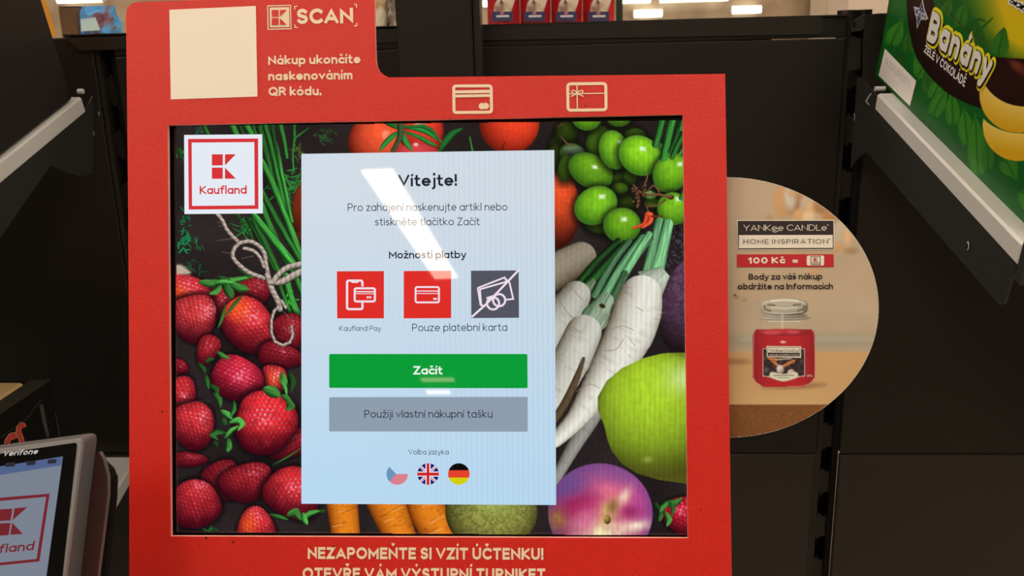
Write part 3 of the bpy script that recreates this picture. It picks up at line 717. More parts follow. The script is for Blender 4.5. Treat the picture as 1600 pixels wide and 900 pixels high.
# chocolate covered banana
pp.tube([(1436, -22), (1441, 20), (1462, 74), (1500, 112), (1548, 130), (1610, 140), (1680, 150)], [34, 46, 66, 76, 84, 96, 100], (18, 4, 3), (38, 11, 8), L=-.3, p=1.4, streak=.05)
pp.tube([(1470, 0), (1500, 36), (1545, 68)], [2, 4, 2], (70, 26, 18), (80, 34, 24), a=.35)
pp.ball(1596, 108, 22, 9, 35, (70, 20, 10), (160, 72, 36), a=.55, soft=8)
# peeled banana halves
def bana(cx, cy, rx, ry, cut):
    w_ = pp.win(cx-rx, cy-rx, cx+rx, cy+rx); x, y = pp.X[w_]-cx, pp.Y[w_]-cy; r1 = np.hypot(x/rx, y/ry)
    r2 = np.hypot((x-cut[0])/cut[2], (y-cut[1])/cut[3]); al = np.clip((1-r1)*ry, 0, 1)*np.clip((r2-1)*cut[3], 0, 1)
    sh_ = np.clip((r2-1)*1.6, 0, 1); col = np.array([214, 168, 72])*(1-sh_[..., None])+np.array([196, 138, 14])*sh_[..., None]; pp.put(w_, al, col)
bana(1593, 148, 62, 60, (10, -44, 70, 62)); bana(1592, 196, 56, 56, (6, -40, 72, 52))
pp.mesh('carton_front_print', bx, .0006, PRINT, t, lit=lambda x, y: (y <= 117.5+(x-1368.5)*1.08) & (y >= -4) & (x >= 1394.5-(y+0)*.2276), g=1.28)
# white label and lettering
wl = ink('carton_label', (170, 152, 134), g=2.3)
g = G(); g.poly(bx, [(1384, 76), (1433, 126.5), (1423, 165.5), (1374, 118)], wl, .0010)
g.text(bx, '14 2023 20H0357 S', (1384, 98.5), (1421, 135.5), 5, ink('carton_emboss', (140, 124, 110), g=2.2), .10, .0013, up=(3.6, -9)); g.build('carton_label', t)
my_, mw_, md_ = ink('carton_yellow', (200, 172, 20), g=1.8), ink('carton_white', (176, 160, 152), g=1.8), ink('carton_choc', (52, 22, 18))
def title(txt, p0, p1, up_, up2, pen, m_, lift, wt=.24, gap=.22, sh=(0, 0), arch=0):
    Qd, W = text_quads(txt, wt, gap, pen); p0, p1 = np.array(p0, float)+sh, np.array(p1, float)+sh; e = (p1-p0)/W
    for i, q_ in enumerate(Qd):
        g.poly(bx, [tuple(p0+e*a[0]+(np.array(up_)*(1-a[0]/W)+np.array(up2)*a[0]/W)*a[1]) for a in q_], m_, lift+(i % 60)*7e-6)
g = G()
for pen, m_, lf, sh_ in ((.56, my_, .0008, (0, 1)), (.36, md_, .0014, (-.5, 1.5)), (.25, mw_, .0020, (0, 0))): title('Banány', (1451, 62), (1546, 128), (9.5, -46), (14, -44), pen, m_, lf, sh=sh_)
g.build('carton_title', t)
g = G(); title('ŽELÉ V ČOKOLÁDĚ', (1445, 81), (1509, 136.5), (2.8, -11.5), (3.6, -15), .20, mw_, .0012, .20, .12); g.build('carton_lettering', t)
g = G(); mbl = ink('carton_blue', (36, 48, 92), g=1.2)
star = [(1443, -1), (1446, 14), (1452, 29.5), (1440, 31), (1434, 45), (1434, 31), (1429, 10), (1438, 13)]
g.poly(bx, star, mw_, .0010); cxs, cys = 1440, 21; g.poly(bx, [(cxs+(x-cxs)*.82, cys+(y-cys)*.85) for x, y in star], mbl, .0012)
g.text(bx, 'Orion', (1431, 24), (1449, 32), 10, mw_, .17, .0015, up=(2.2, -14), gap=.12); g.build('carton_emblem', t)
g = G(); mgt = ink('carton_small_print', (14, 60, 18))
def fineprint(a_, b_, wd):
    a_, b_ = np.array(a_, float), np.array(b_, float); n = int(np.linalg.norm(b_-a_)/3)
    for k in range(n):
        if k % 4 != 3: g.stroke(bx, [tuple(a_+(b_-a_)*k/n), tuple(a_+(b_-a_)*(k+.75)/n)], wd, mgt, .0010)
for i in range(4): fineprint((1425, 167+i*4), (1474-i*2, 212+i*2), 1.6)
g.build('carton_small_print', t); g = G()
fineprint((1388, 72), (1404, 87), 1.8); fineprint((1392, 68), (1418, 92), 1.8); g.build('carton_small_print', t)
g = G()
for i, (x, y, r) in enumerate(((1584, 3, 5), (1594, 8, 6), (1604, 14, 6))):
    g.poly(bx, arc(x, y, r+2.5, r+1, 0, 345, 16), mw_, .0010); g.poly(bx, arc(x, y, r-1, r-2, 0, 345, 16), ink('carton_black', (20, 18, 14)), .0013); g.poly(bx, arc(x, y, r-3, r-4, 0, 345, 16), mw_, .0016)
g.build('carton_badge', t)

# ------------------------------------------------------------------ the self-checkout screen
Xk = np.array([.99994, .0105, -.0024]); nk = np.array([.01075, -.95994, .27999]); nk /= np.linalg.norm(nk); Yk = np.cross(nk, Xk)
P0 = CAM+ray(262, 195)*.6125
K = Plane(P0, nk)                          # front of the red plate
SC = Plane(P0-nk*.0062, nk)                # lit screen, set back
KB = K.at(668, 700); kbase = np.array((KB[0], KB[1]+.12, 0))
ko = thing('checkout_screen', kbase, 'self-checkout touch screen in a big red frame on a black stand', 'screen')
m_plate = mat('red_plate', alb((200, 24, 12), .98), .40, .5, bump=(1500, .45), var=(1400, alb((212, 34, 18), 1.0), .45, .62))
m_edge = mat('plate_cut_edge', alb((236, 150, 125)), .4)
out = [(197, 22), (199, 12), (206, 5), (216, 3), (590, -9), (585.5, 0), (586, 40), (587.5, 92), (589, 103), (593, 111), (600, 117), (608, 121), (1133, 115.5), (1136, 300), (1139, 600), (1143.5, 900), (1145, 1000), (202.5, 1000), (202, 900), (202, 600), (200, 300)]
out = out[:4]+[(580, -8.5), (584.5, -5)]+out[5:]
hole = [(262, 195.5), (1067, 179), (1075, 841), (267, 838)]
g = G(); g.slab(K, out, 0, .003, m_plate, m_edge, hole); plate = g.build('red_faceplate', ko)
m_cr = ink('cream', (234, 194, 150), .45)
def kp(name, parent=plate): return g.build(name, parent)
g = G(); g.poly(K, [(265, 15.5), (400, 9.5), (402.5, 151), (267, 155.5)], ink('label_paper', (236, 208, 172), .6), .0003); o = kp('paper_label'); o['label'] = 'blank cream paper label'
# logo K and SCAN
def Klogo(g, pl, x0, y0, x1, y1, m, lift, sk=0):
    """the two-square-and-two-triangle K; sk: vertical slope per pixel"""
    w_, h_ = x1-x0, y1-y0; f = lambda u, v: (x0+u*w_, y0+v*h_+sk*u*w_)
    for r in ([(0, 0), (.455, 0), (.455, .455), (0, .455)], [(0, .545), (.455, .545), (.455, 1), (0, 1)], [(.545, 0), (1, 0), (.545, .455)], [(.545, .545), (1, 1), (.545, 1)]): g.poly(pl, [f(*p) for p in r], m, lift)
g = G(); lf = .0003
fr = [(418.5, 9.5), (454, 8.5), (455, 45), (419, 46)]; g.stroke(K, fr, 1.6, m_cr, lf, closed=True)
g.poly(K, [(421.5, 12), (452, 11.3), (452.5, 42.5), (422, 43)], m_cr, lf); Klogo(g, K, 425, 16, 448.5, 39.5, m_plate, lf*2, -.015); kp('logo_mark')
g = G(); g.text(K, 'SCAN', (464, 38), (552, 36.5), 24, m_cr, .235, lf, gap=.12)
for q_ in ([(465, 10), (460.5, 10.2), (460.6, 15)], [(460.8, 38.5), (461, 43), (466, 43)], [(553.5, 7), (557, 6.9), (557.2, 12)], [(557.5, 36), (557.7, 40.5), (553, 40.7)]): g.stroke(K, q_, 1.5, m_cr, lf)
kp('scan_lettering')
g = G(); g.text(K, 'Nákup ukončíte', (419.5, 101.5), (563.5, 99), 14, m_cr, .22, lf, gap=.12); g.text(K, 'naskenováním', (419.5, 126), (551, 124), 14, m_cr, .22, lf, gap=.12)
g.text(K, 'QR kódu.', (420, 150), (502.5, 149), 14, m_cr, .22, lf, gap=.12); kp('instruction_lettering')
# card icon
g = G(); g.stroke(K, rquad([(709, 134.5), (767.5, 134.2), (768, 175.3), (709.5, 176)], 4), 4.6, m_cr, lf, True)
g.poly(K, [(711, 141.5), (766, 140.5), (766, 145.5), (711, 146.3)], m_cr, lf*1.5); g.poly(K, [(711, 148.2), (766, 147.2), (766, 151.6), (711, 152.6)], m_cr, lf*1.5)
g.disc(K, 753, 166, 5, m_cr, lf); g.disc(K, 759, 165.8, 5, m_cr, lf*1.3); kp('card_icon')
g = G(); g.stroke(K, rquad([(887, 131.2), (946.5, 130.6), (947, 171.6), (887.5, 172.4)], 5), 4.6, m_cr, lf, True)
g.stroke(K, [(889, 146.8), (945, 145.8)], 1.6, m_cr, lf*1.4); g.stroke(K, [(901.6, 133), (902, 171)], 1.8, m_cr, lf*1.7)
for sgn in (-1, 1):
    g.stroke(K, [(902+sgn*u, v) for u, v in ((0, 146), (3, 142.5), (7, 141.4), (9, 143), (8, 145.5), (4, 146.5), (0, 146.5))], 1.6, m_cr, lf*2); g.stroke(K, [(902, 147), (902+sgn*5, 148.6), (902+sgn*10, 151.2)], 1.7, m_cr, lf*2)
kp('gift_card_icon')
g = G(); g.text(K, 'NEZAPOMEŇTE SI VZÍT ÚČTENKU!', (481, 873), (849, 874.5), 18.5, m_cr, .235, lf, gap=.14); g.text(K, 'OTEVŘE VÁM VÝSTUPNÍ TURNIKET', (473, 905), (852, 906.5), 18.5, m_cr, .235, lf, gap=.14); kp('receipt_lettering')
md = mat('fleck', (.02, .01, .01), .6)
for x, y, r in ((254, 642.5, 1.6), (365, 846.5, 1.8), (312, 852, 1.2), (323, 839.5, 2), (521, 853.5, 1.6), (228, 408, .9), (1095, 796, 1.1), (915, 165.5, 1.3)): g = G(); g.disc(K, x, y, r, md, lf*2.5, 8); kp('fleck')
# monitor body, lit panel
g = G(); bz = [(240, 170), (1092, 160), (1100, 868), (245, 866)]
g.slab(SC, bz, -.0004, .035, mat('bezel_black', (.003, .003, .003), .02, .35), mat('housing_black', (.02, .02, .02), .5)); g.build('monitor_housing', ko)
q0 = K.at(668, 720)
g = G(); g.box(q0-nk*.046-Xk*.05-Yk*.05, Xk*.10, Yk*.10, -nk*.05, m_blk, .002); g.box((q0[0]-.045, q0[1]+.05, .02), (.09, 0, 0), (0, .06, 0), (0, 0, q0[2]-.02), m_blk, .003); g.build('stand_column', ko)
g = G(); g.box((q0[0]-.2, q0[1]-.1, 0), (.4, 0, 0), (0, .36, 0), (0, 0, .02), m_blk, .004); g.build('stand_base', ko)

# displayed picture of fruit and vegetables
p = Paint(275, 187, 1075, 838, (38, 31, 32)); X, Y = p.X, p.Y
p.I *= (.75+.5*vnoise(X, Y, 60, 1))[..., None]; p.I += (vnoise(X, Y, 3, 2)[..., None]-.5)*5
# foliage, upper left
rs = random.Random(5)
def sprig(x, y, n, r, lo=(10, 60, 25), hi=(40, 150, 70), wd=2.4):
    for i in range(n):
        a = rs.uniform(0, 6.28); l = rs.uniform(.3, 1)*r; cx, cy = x+rs.gauss(0, r*.5), y+rs.gauss(0, r*.5)
        p.leaf([(cx, cy), (cx+math.cos(a)*l*.5, cy+math.sin(a)*l*.5+1), (cx+math.cos(a)*l, cy+math.sin(a)*l)], wd*rs.uniform(.6, 1.3), lo, hi)
sprig(285, 345, 14, 13, (4, 44, 26), (20, 120, 70)); sprig(288, 378, 22, 15, (6, 50, 30), (30, 150, 90)); sprig(310, 385, 8, 9, (8, 50, 22), (40, 120, 50), 1.6); sprig(315, 202, 14, 10, (6, 40, 20), (40, 90, 60)); sprig(282, 240, 6, 10, (6, 50, 20), (50, 130, 60))
sprig(300, 420, 14, 14, (6, 34, 20), (30, 90, 60)); sprig(385, 355, 26, 18, (8, 60, 24), (40, 160, 60), 2); sprig(455, 285, 60, 20, (6, 40, 18), (50, 150, 60), 2.4); sprig(440, 300, 30, 18, (4, 34, 14), (40, 120, 50), 2.4); sprig(465, 235, 18, 12, (30, 50, 20), (110, 140, 60), 1.2)
sprig(505, 212, 26, 14, (10, 44, 20), (60, 100, 50), 1.6); sprig(395, 205, 14, 10, (8, 40, 20), (40, 110, 60), 1.6)
def stem(path, wd, b=1., **k): p.tube(path, wd, tuple(v*b for v in (4, 38, 14)), tuple(v*b for v in (72, 168, 68)), L=-.4, p=1.9, streak=.6, ssc=2.4, **k)
p.ball(478, 330, 22, 46, 0, (50, 14, 6), (120, 44, 20))
p.ball(474, 372, 14, 14, 0, (30, 14, 10), (86, 34, 18))
for a_ in (([(276, 232), (290, 256), (300, 280)], 4, .6), ([(316, 192), (328, 214)], 6, .8), ([(360, 190), (371, 214)], 11, .95), ([(372, 190), (382, 214)], 5, .6), ([(381, 190), (397, 216)], 10, 1), ([(392, 190), (402, 214)], 5, .7)): stem(*a_[:2], b=a_[2])
stem([(436, 190), (443, 215), (448, 245)], [9, 7, 6], .9); stem([(459, 190), (460, 215), (457, 240), (458, 262)], [6, 6, 5, 4], .8); stem([(482, 200), (460, 216)], 3, .9)
stem([(403, 190), (415, 235), (426, 280), (446, 345)], [10, 10, 10, 9], .65); stem([(412, 190), (424, 230), (437, 290), (452, 350), (468, 408)], [7, 9, 9, 8, 6], .8)
stem([(420, 190), (432, 232), (444, 290), (456, 345)], [5, 8, 7, 6], .95); stem([(424, 190), (430, 225), (436, 262)], [8, 6, 4], .55)
stem([(409, 252), (425, 285), (445, 335), (470, 400)], [9, 11, 11, 10], 1.0); stem([(408, 318), (420, 350), (440, 395), (458, 425)], [10, 11, 11, 10], .9); stem([(409, 300), (436, 350), (474, 415)], [9, 10, 10], .75)
stem([(398, 338), (420, 365), (446, 398), (474, 432)], [10, 13, 13, 12], 1.12); stem([(395, 345), (414, 380), (430, 415), (446, 440)], [6, 10, 11, 10], .7); stem([(372, 338), (390, 362), (396, 378)], [4, 4, 2], .7)
stem([(385, 340), (405, 375), (428, 420)], [5, 7, 7], .5)
stem([(446, 432), (456, 470), (474, 515)], [12, 12, 12], 1.1); stem([(460, 428), (474, 462)], [10, 10], .95); stem([(436, 444), (450, 480), (472, 540), (474, 560)], [6, 7, 6, 5], .85); stem([(466, 418), (475, 440)], [8, 8], .8)
sprig(452, 470, 10, 10, (10, 70, 20), (70, 190, 60), 2.5)
# strawberries
for (a_, kw) in (((350, 478, 40, 26, 10), dict(br=.62, seed=11)), ((398, 455, 24, 28, 80), dict(br=.5, seed=12)), ((290, 455, 42, 26, 200), dict(br=.95, orange=(-.4, 0), seed=13, tip=.1)),
                 ((303, 499, 38, 36, 78), dict(br=.95, seed=14, gloss=(.55, -.35), hi=(222, 58, 58), sp=7)), ((388, 508, 47, 38, 50), dict(br=1.05, orange=(-.35, -.6), seed=15, gloss=(.2, -.35), sp=8, tip=.05)),
                 ((452, 520, 30, 24, 80), dict(br=.55, seed=16)), ((440, 556, 36, 20, 10), dict(br=.45, seed=17)), ((324, 548, 26, 17, 115), dict(br=.62, seed=18)), ((282, 574, 14, 12, 20), dict(br=.45, seed=38)),
                 ((284, 615, 26, 24, 60), dict(br=.85, seed=19, gloss=(.2, .1))), ((426, 596, 26, 22, 100), dict(br=.95, orange=(.1, -.2), seed=20, tip=.15, sp=6.5)), ((372, 592, 42, 34, 22), dict(br=.98, seed=21, gloss=(.15, -.15), hi=(226, 40, 66), sp=7.5, tip=.12)),
                 ((297, 718, 28, 12, 0), dict(br=.42, seed=22)), ((302, 666, 38, 33, 75), dict(br=.92, seed=23, gloss=(.4, -.35), tip=.18)), ((348, 752, 32, 30, 60), dict(br=.40, seed=24)),
                 ((444, 692, 34, 26, 150), dict(br=.72, seed=25, gloss=(.2, -.5))), ((385, 755, 30, 40, 75), dict(br=.55, seed=26, gloss=(.3, -.55))), ((414, 662, 50, 47, 118), dict(br=1.08, seed=27, gloss=(-.02, -.25), hi=(232, 44, 50), sp=8.5, tip=.14)),
                 ((305, 786, 38, 38, 250), dict(br=.84, seed=28, gloss=(.25, -.75), tip=.16)), ((458, 768, 40, 44, 115), dict(br=.95, seed=29, gloss=(.1, -.1), tip=-.22, sp=8)), ((400, 826, 36, 30, 265), dict(br=.98, orange=(-.4, -.2), seed=30, gloss=(0, -.6))),
                 ((1068, 806, 30, 32, 80), dict(br=.85, seed=31, gloss=(-.1, -.3), hi=(226, 24, 46)))): p.berry(*a_, **kw)
def lv(pts, w, b=1.): p.leaf(pts, w, tuple(v*b for v in (8, 56, 20)), tuple(v*b for v in (92, 178, 78)), L=-.4, p=1.4, streak=.5)
lv([(312, 441), (330, 443), (345, 440)], 13, .85); lv([(345, 446), (338, 455), (328, 459)], 10); lv([(352, 443), (358, 455), (362, 464)], 16, .7); lv([(360, 444), (375, 450), (388, 452)], 14, .85); lv([(345, 438), (365, 438), (396, 432)], 9); lv([(372, 420), (385, 428), (392, 434)], 6, .6); lv([(340, 432), (352, 436), (360, 437)], 7, .6); lv([(335, 441), (352, 440), (368, 442)], 8, 1.1)
lv([(378, 462), (366, 476), (352, 494)], 6, .7); lv([(352, 478), (347, 497), (341, 512)], 5, .8); lv([(340, 550), (348, 556), (358, 560)], 8, .9)
lv([(310, 568), (318, 576), (320, 582)], 8, .55); lv([(322, 566), (328, 562), (334, 561)], 7, .6); lv([(322, 586), (324, 598), (326, 607)], 8, .7); lv([(328, 602), (338, 608), (341, 620)], 9, .55); lv([(335, 615), (343, 624), (345, 636)], 9, .75)
lv([(346, 642), (356, 648), (362, 654)], 10, 1.1); lv([(348, 655), (352, 663)], 9, .6); lv([(366, 627), (366, 640), (360, 652)], 7, .8); lv([(360, 660), (372, 656), (379, 662), (372, 672)], 11, 1.15); lv([(352, 684), (362, 672), (372, 666)], 7, 1.1); lv([(352, 676), (340, 674), (331, 680), (340, 687)], 10, .7); lv([(357, 686), (358, 698), (355, 705)], 10, .9); lv([(334, 690), (340, 697)], 7, .5)
lv([(441, 582), (444, 596), (444, 608)], 11, 1.0); lv([(414, 608), (426, 612), (436, 618)], 18, .85); lv([(452, 583), (458, 596), (455, 612)], 11, .5); lv([(440, 618), (448, 622), (458, 632)], 9, .8); lv([(450, 628), (455, 634), (448, 640)], 12, .75); lv([(436, 590), (446, 606), (448, 618)], 6, 1.1)
lv([(426, 727), (450, 714), (471, 700)], 3, .7); lv([(422, 804), (438, 808), (450, 812)], 7, .75); lv([(450, 805), (462, 800), (470, 812)], 13, .8); lv([(470, 812), (485, 802), (500, 798)], 9, 1); lv([(474, 802), (476, 812), (480, 819)], 9, 1.2); lv([(500, 800), (508, 798)], 6, .6); sprig(330, 828, 10, 8, (10, 60, 20), (30, 140, 40), 2)
lv([(1052, 782), (1042, 786), (1034, 794), (1030, 806)], 9, .9); lv([(1034, 800), (1030, 814)], 8, .75); lv([(1040, 800), (1046, 812), (1042, 822)], 9, 1.0); lv([(1044, 790), (1056, 786), (1066, 778)], 10, .8); lv([(1024, 786), (1030, 796)], 7, .5); lv([(1046, 784), (1052, 794), (1050, 806)], 8, .65)
# twine
def twine(path, wd=6.5): 
    p.tube(path, wd+1.5, (22, 18, 18), (60, 48, 44), a=.5); p.tube(path, wd, (60, 48, 44), (190, 174, 162), L=-.3, streak=.45, ssc=1.6, seed=8, twist=.22)
twine([(340, 335), (348, 345), (354, 358), (364, 370), (374, 379)], 6); twine([(374, 380), (366, 388), (364, 402), (376, 416), (392, 427), (418, 436)], 6.5); twine([(374, 380), (390, 377), (404, 384), (413, 396), (416, 415), (422, 440)], 6.5)
twine([(382, 388), (396, 392), (406, 402), (412, 416)], 5.5); twine([(418, 430), (424, 450), (434, 470), (437, 482)], 9); twine([(424, 440), (440, 440), (456, 432), (472, 424)], 11); twine([(430, 436), (438, 426), (452, 417), (474, 412)], 9)
twine([(436, 478), (428, 486), (424, 500), (424, 520), (430, 534), (442, 540), (453, 535), (458, 524), (456, 510)], 4.6); twine([(440, 470), (446, 480)], 5); p.tube([(456, 510), (450, 494), (438, 484)], 1.2, (120, 100, 100), (150, 130, 130), a=.5)
for a_ in (((340, 347), (350, 349)), ((343, 353), (350, 352)), ((340, 376), (362, 373)), ((348, 394), (364, 396)), ((378, 404), (396, 400)), ((404, 440), (410, 452)), ((442, 512), (458, 519))): p.tube(a_, .9, (120, 110, 104), (170, 158, 150), a=.6)
# tomatoes along the top
p.ball(592, 222, 48, 46, 0, (90, 20, 12), (252, 92, 52), L=(.15, -.35), p=1.3, tex=.08, seed=7); p.ball(658, 204, 35, 44, 0, (110, 20, 14), (240, 66, 44), L=(.1, -.35), p=1.2, tex=.06); p.ball(650, 245, 40, 22, 0, (120, 20, 24), (214, 66, 70), L=(0, -.5))
p.ball(604, 212, 8, 9, 20, (220, 96, 66), (255, 180, 160), a=.6, soft=5); p.ball(657, 194, 10, 8, 0, (240, 130, 110), (255, 235, 230), a=.6, soft=4); p.ball(650, 226, 4, 3, 0, (250, 200, 200), (255, 240, 240), a=.7)
for q_, w_, b_ in (([(598, 190), (612, 194), (624, 202)], 9, .6), ([(626, 204), (612, 214), (600, 226), (593, 236)], 9, .8), ([(628, 206), (634, 222), (644, 236)], 9, .85), ([(628, 198), (650, 200), (668, 206), (690, 222)], 9, .8), ([(630, 200), (660, 196), (676, 204), (688, 222)], 6, .65), ([(632, 206), (655, 214), (672, 224), (684, 228)], 7, .75), ([(686, 238), (696, 222), (708, 208), (722, 201)], 11, .6)): p.leaf(q_, w_, tuple(v*b_ for v in (6, 60, 20)), tuple(v*b_ for v in (60, 190, 80)), streak=.4)
p.tube([(626, 196), (625, 214), (614, 236)], [11, 9, 7], (10, 24, 12), (70, 86, 52), L=-.3); p.tube([(734, 214), (738, 236)], [2, 3], (20, 70, 20), (70, 140, 50))
p.ball(796, 192, 47, 48, 0, (110, 22, 12), (248, 70, 38), L=(.25, -.25), p=1.2, tex=.10, tsc=2, seed=9); p.tube([(789, 222), (786, 230), (786, 240)], 1.6, (60, 20, 10), (60, 20, 10))
# orange-red tomato right of the panel, grapes
p.ball(862, 322, 44, 68, -6, (60, 14, 8), (238, 84, 40), L=(.2, -.45), p=1.4, tex=.1, tsc=2.2, seed=10)
def grape(cx, cy, rx, ry, an=0, b=1., hl=None, hi=(136, 206, 38), lo=(46, 100, 14), sd=1, rim=(104, 160, 66)):
    p.ball(cx, cy+2, rx+6, ry+6, an, (8, 12, 6), (8, 12, 6), soft=9, a=.65)
    p.ball(cx, cy, rx, ry, an, tuple(v*b for v in lo), tuple(v*b for v in hi), L=(.1, -.3), p=1.25, tex=.14, tsc=6, seed=sd, rim=tuple(v*b*.8 for v in rim) if rim else None, hl=hl, soft=1.2)
grape(880, 232, 22, 26, 0, .35); grape(885, 206, 17, 17, 0, .30); grape(868, 246, 14, 20, 0, .3); grape(936, 224, 20, 28, 10, .52, sd=2); grape(992, 214, 18, 14, 0, .42); grape(917, 182, 24, 22, 0, .88, sd=3); grape(967, 178, 22, 20, 0, .75, sd=4)
grape(896, 244, 23, 19, 35, .62, hi=(160, 196, 150)); grape(884, 262, 12, 22, 10, .45); grape(958, 272, 18, 16, 0, .35); grape(966, 282, 14, 12, 0, .5); grape(984, 275, 12, 14, 0, .4); grape(934, 352, 20, 12, 10, .5); grape(975, 320, 17, 18, 0, .28); grape(968, 294, 14, 9, 0, .45); grape(1020, 246, 20, 26, 20, .85, hi=(150, 200, 110)); grape(1020, 317, 13, 8, 5, .65); grape(1014, 304, 12, 7, 10, .8, hi=(150, 190, 120))
grape(923, 267, 37, 26, 28, .80, [(8, -9, 5)], sd=5); grape(959, 234, 23, 31, -14, .92, [(13, -13, 4.5)], sd=6); grape(1000, 243, 35, 30, 35, 1.04, [(5, -12, 5.5)], sd=7, hi=(140, 206, 34)); grape(1048, 270, 27, 32, 30, .92, [(15, -13, 4.5)], sd=8); grape(1052, 326, 25, 26, -30, .92, [(8, -15, 4.5)], sd=9)
grape(931, 321, 35, 29, -30, .95, [(9, -15, 5.5)], sd=10); grape(972, 352, 29.5, 27.5, 0, .86, [(3, -10, 5)], sd=11)
for q_, w_ in (([(990, 290), (1000, 300), (1012, 304), (1030, 304), (1048, 309)], 4), ([(994, 296), (998, 312), (996, 322)], 5), ([(1004, 294), (1010, 282), (1012, 274)], 2.6), ([(1008, 318), (1014, 334), (1012, 340)], 2.6), ([(1012, 298), (1022, 290), (1030, 300)], 3), ([(874, 210), (884, 222), (892, 228)], 2), ([(870, 198), (880, 194)], 2), ([(1040, 312), (1028, 320), (1012, 322)], 2.5)):
    p.tube(q_, w_, (30, 16, 10), (130, 92, 60), streak=.6, ssc=2)
for i in range(16): p.ball(rs.uniform(988, 1010), rs.uniform(288, 320), 3, 2.5, 0, (24, 12, 8), (120, 80, 56))
p.ball(1048, 308, 5, 4, 0, (40, 18, 14), (130, 80, 60)); p.tube([(990, 356), (1006, 350), (1012, 336)], [4, 5, 8], (120, 30, 16), (226, 78, 46)); p.tube([(1012, 334), (1017, 336), (1016, 346), (1004, 355)], [6, 8, 7, 4], (140, 34, 20), (236, 92, 56)); p.tube([(1018, 338), (1034, 338)], 3, (70, 20, 14), (110, 40, 26))
# green stems upper right
for a_ in (([(1034, 186), (1030, 205), (1024, 226)], 11, .85), ([(1050, 186), (1044, 214), (1037, 246)], 13, .95), ([(1064, 186), (1058, 210), (1048, 236)], 8, .6), ([(1072, 205), (1060, 224), (1050, 246)], 8, .8), ([(1072, 226), (1062, 240)], 6, 1.), ([(1068, 186), (1064, 200)], 9, .9), ([(1072, 290), (1064, 310)], 7, .9)): stem(a_[0], a_[1], a_[2])
# roots
w_ = p.win(1020, 350, 1075, 560); k = np.clip(vnoise(p.X[w_], p.Y[w_], 3, 41)*1.6-.9, 0, 1)*np.clip((p.X[w_]-1025)/14, 0, 1)*np.clip((460-p.Y[w_])/40, 0, 1); p.put(w_, k*.8, np.array([112, 104, 140])+0*p.I[w_])
p.ball(1086, 480, 55, 84, 12, (28, 18, 22), (92, 62, 88), L=(-.15, -.6), p=1.1, tex=.35, tsc=4, seed=17); w_ = p.win(1030, 495, 1075, 560)
PS = dict(lo=(92, 82, 66), hi=(228, 226, 214), streak=.05, ssc=9, cross=.16, csc=12)
def pale(path, wd, b=1., **k): kk = dict(PS); kk.update(k); lo, hi = kk.pop('lo'), kk.pop('hi'); p.tube(path, wd, tuple(v*b for v in lo), tuple(v*b for v in hi), L=kk.pop('L', -.3), p=.85, **kk)
pale([(856, 432), (885, 415), (908, 402)], [56, 54, 48], .68, lo=(80, 66, 40), hi=(214, 200, 170), seed=21)
for a_ in (([(966, 376), (930, 410), (906, 440)], [9, 10, 12], .5), ([(976, 380), (945, 415), (912, 450)], [9, 12, 16], .6)): stem(*a_)
pale([(926, 440), (908, 462)], [10, 24], .7, lo=(50, 90, 50), hi=(170, 200, 150), streak=.5, ssc=3)
pale([(900, 462), (880, 492), (858, 520)], [46, 58, 60], .82, seed=22)
for path, wd, b in (([(1044, 350), (1036, 385), (1024, 432)], [16, 18, 24], 1.15), ([(1030, 345), (1020, 385), (1010, 425)], [12, 13, 14], .95), ([(1018, 372), (1000, 395), (978, 428)], [8, 9, 8], .7), ([(1004, 372), (974, 412), (950, 452), (936, 480)], [12, 13, 14, 16], .95), ([(1014, 366), (990, 404), (965, 450), (944, 486)], [10, 12, 12, 14], 1.15), ([(984, 376), (958, 410), (930, 460)], [8, 10, 12], .7), ([(976, 428), (966, 450), (952, 478)], [12, 12, 10], .6)):
    p.tube(path, wd, tuple(v*b for v in (18, 66, 34)), tuple(min(250, v*b) for v in (128, 186, 132)), L=-.3, streak=.5, ssc=3.5)
pale([(946, 470), (930, 496)], [26, 44], .8, lo=(60, 100, 60), hi=(196, 216, 184), streak=.5, ssc=4)
pale([(1040, 424), (1014, 446)], [20, 56], .9, lo=(120, 140, 110), hi=(216, 226, 206), streak=.4, ssc=4, end=False)
pale([(912, 520), (894, 560), (872, 612), (858, 650)], [56, 60, 44, 30], .90, seed=23)
pale([(912, 560), (902, 588), (884, 628), (866, 656)], [5, 10, 13, 12], .55, lo=(60, 44, 24), hi=(170, 140, 100))
pale([(950, 600), (925, 650), (895, 700), (866, 752)], [30, 28, 22, 16], .66, seed=24)
pale([(1002, 462), (996, 486), (984, 520), (956, 572), (926, 618), (900, 655), (868, 688)], [64, 76, 76, 64, 46, 32, 22], 1.0, seed=25)
for a_ in (((972, 446), (986, 450)), ((966, 462), (978, 458)), ((956, 515), (972, 509), (990, 516)), ((984, 530), (992, 540)), ((940, 548), (962, 546), (974, 530)), ((893, 510), (908, 520)), ((868, 460), (888, 490), (900, 498)), ((866, 560), (880, 552)), ((948, 494), (960, 492)), ((900, 612), (920, 600), (936, 606)), ((995, 480), (1004, 486)), ((888, 445), (912, 470)), ((1030, 492), (1038, 488))): p.tube(a_, 1.4, (110, 88, 54), (150, 126, 84), a=.6)
p.ball(941, 478, 5, 3.4, 25, (40, 30, 14), (50, 50, 20))
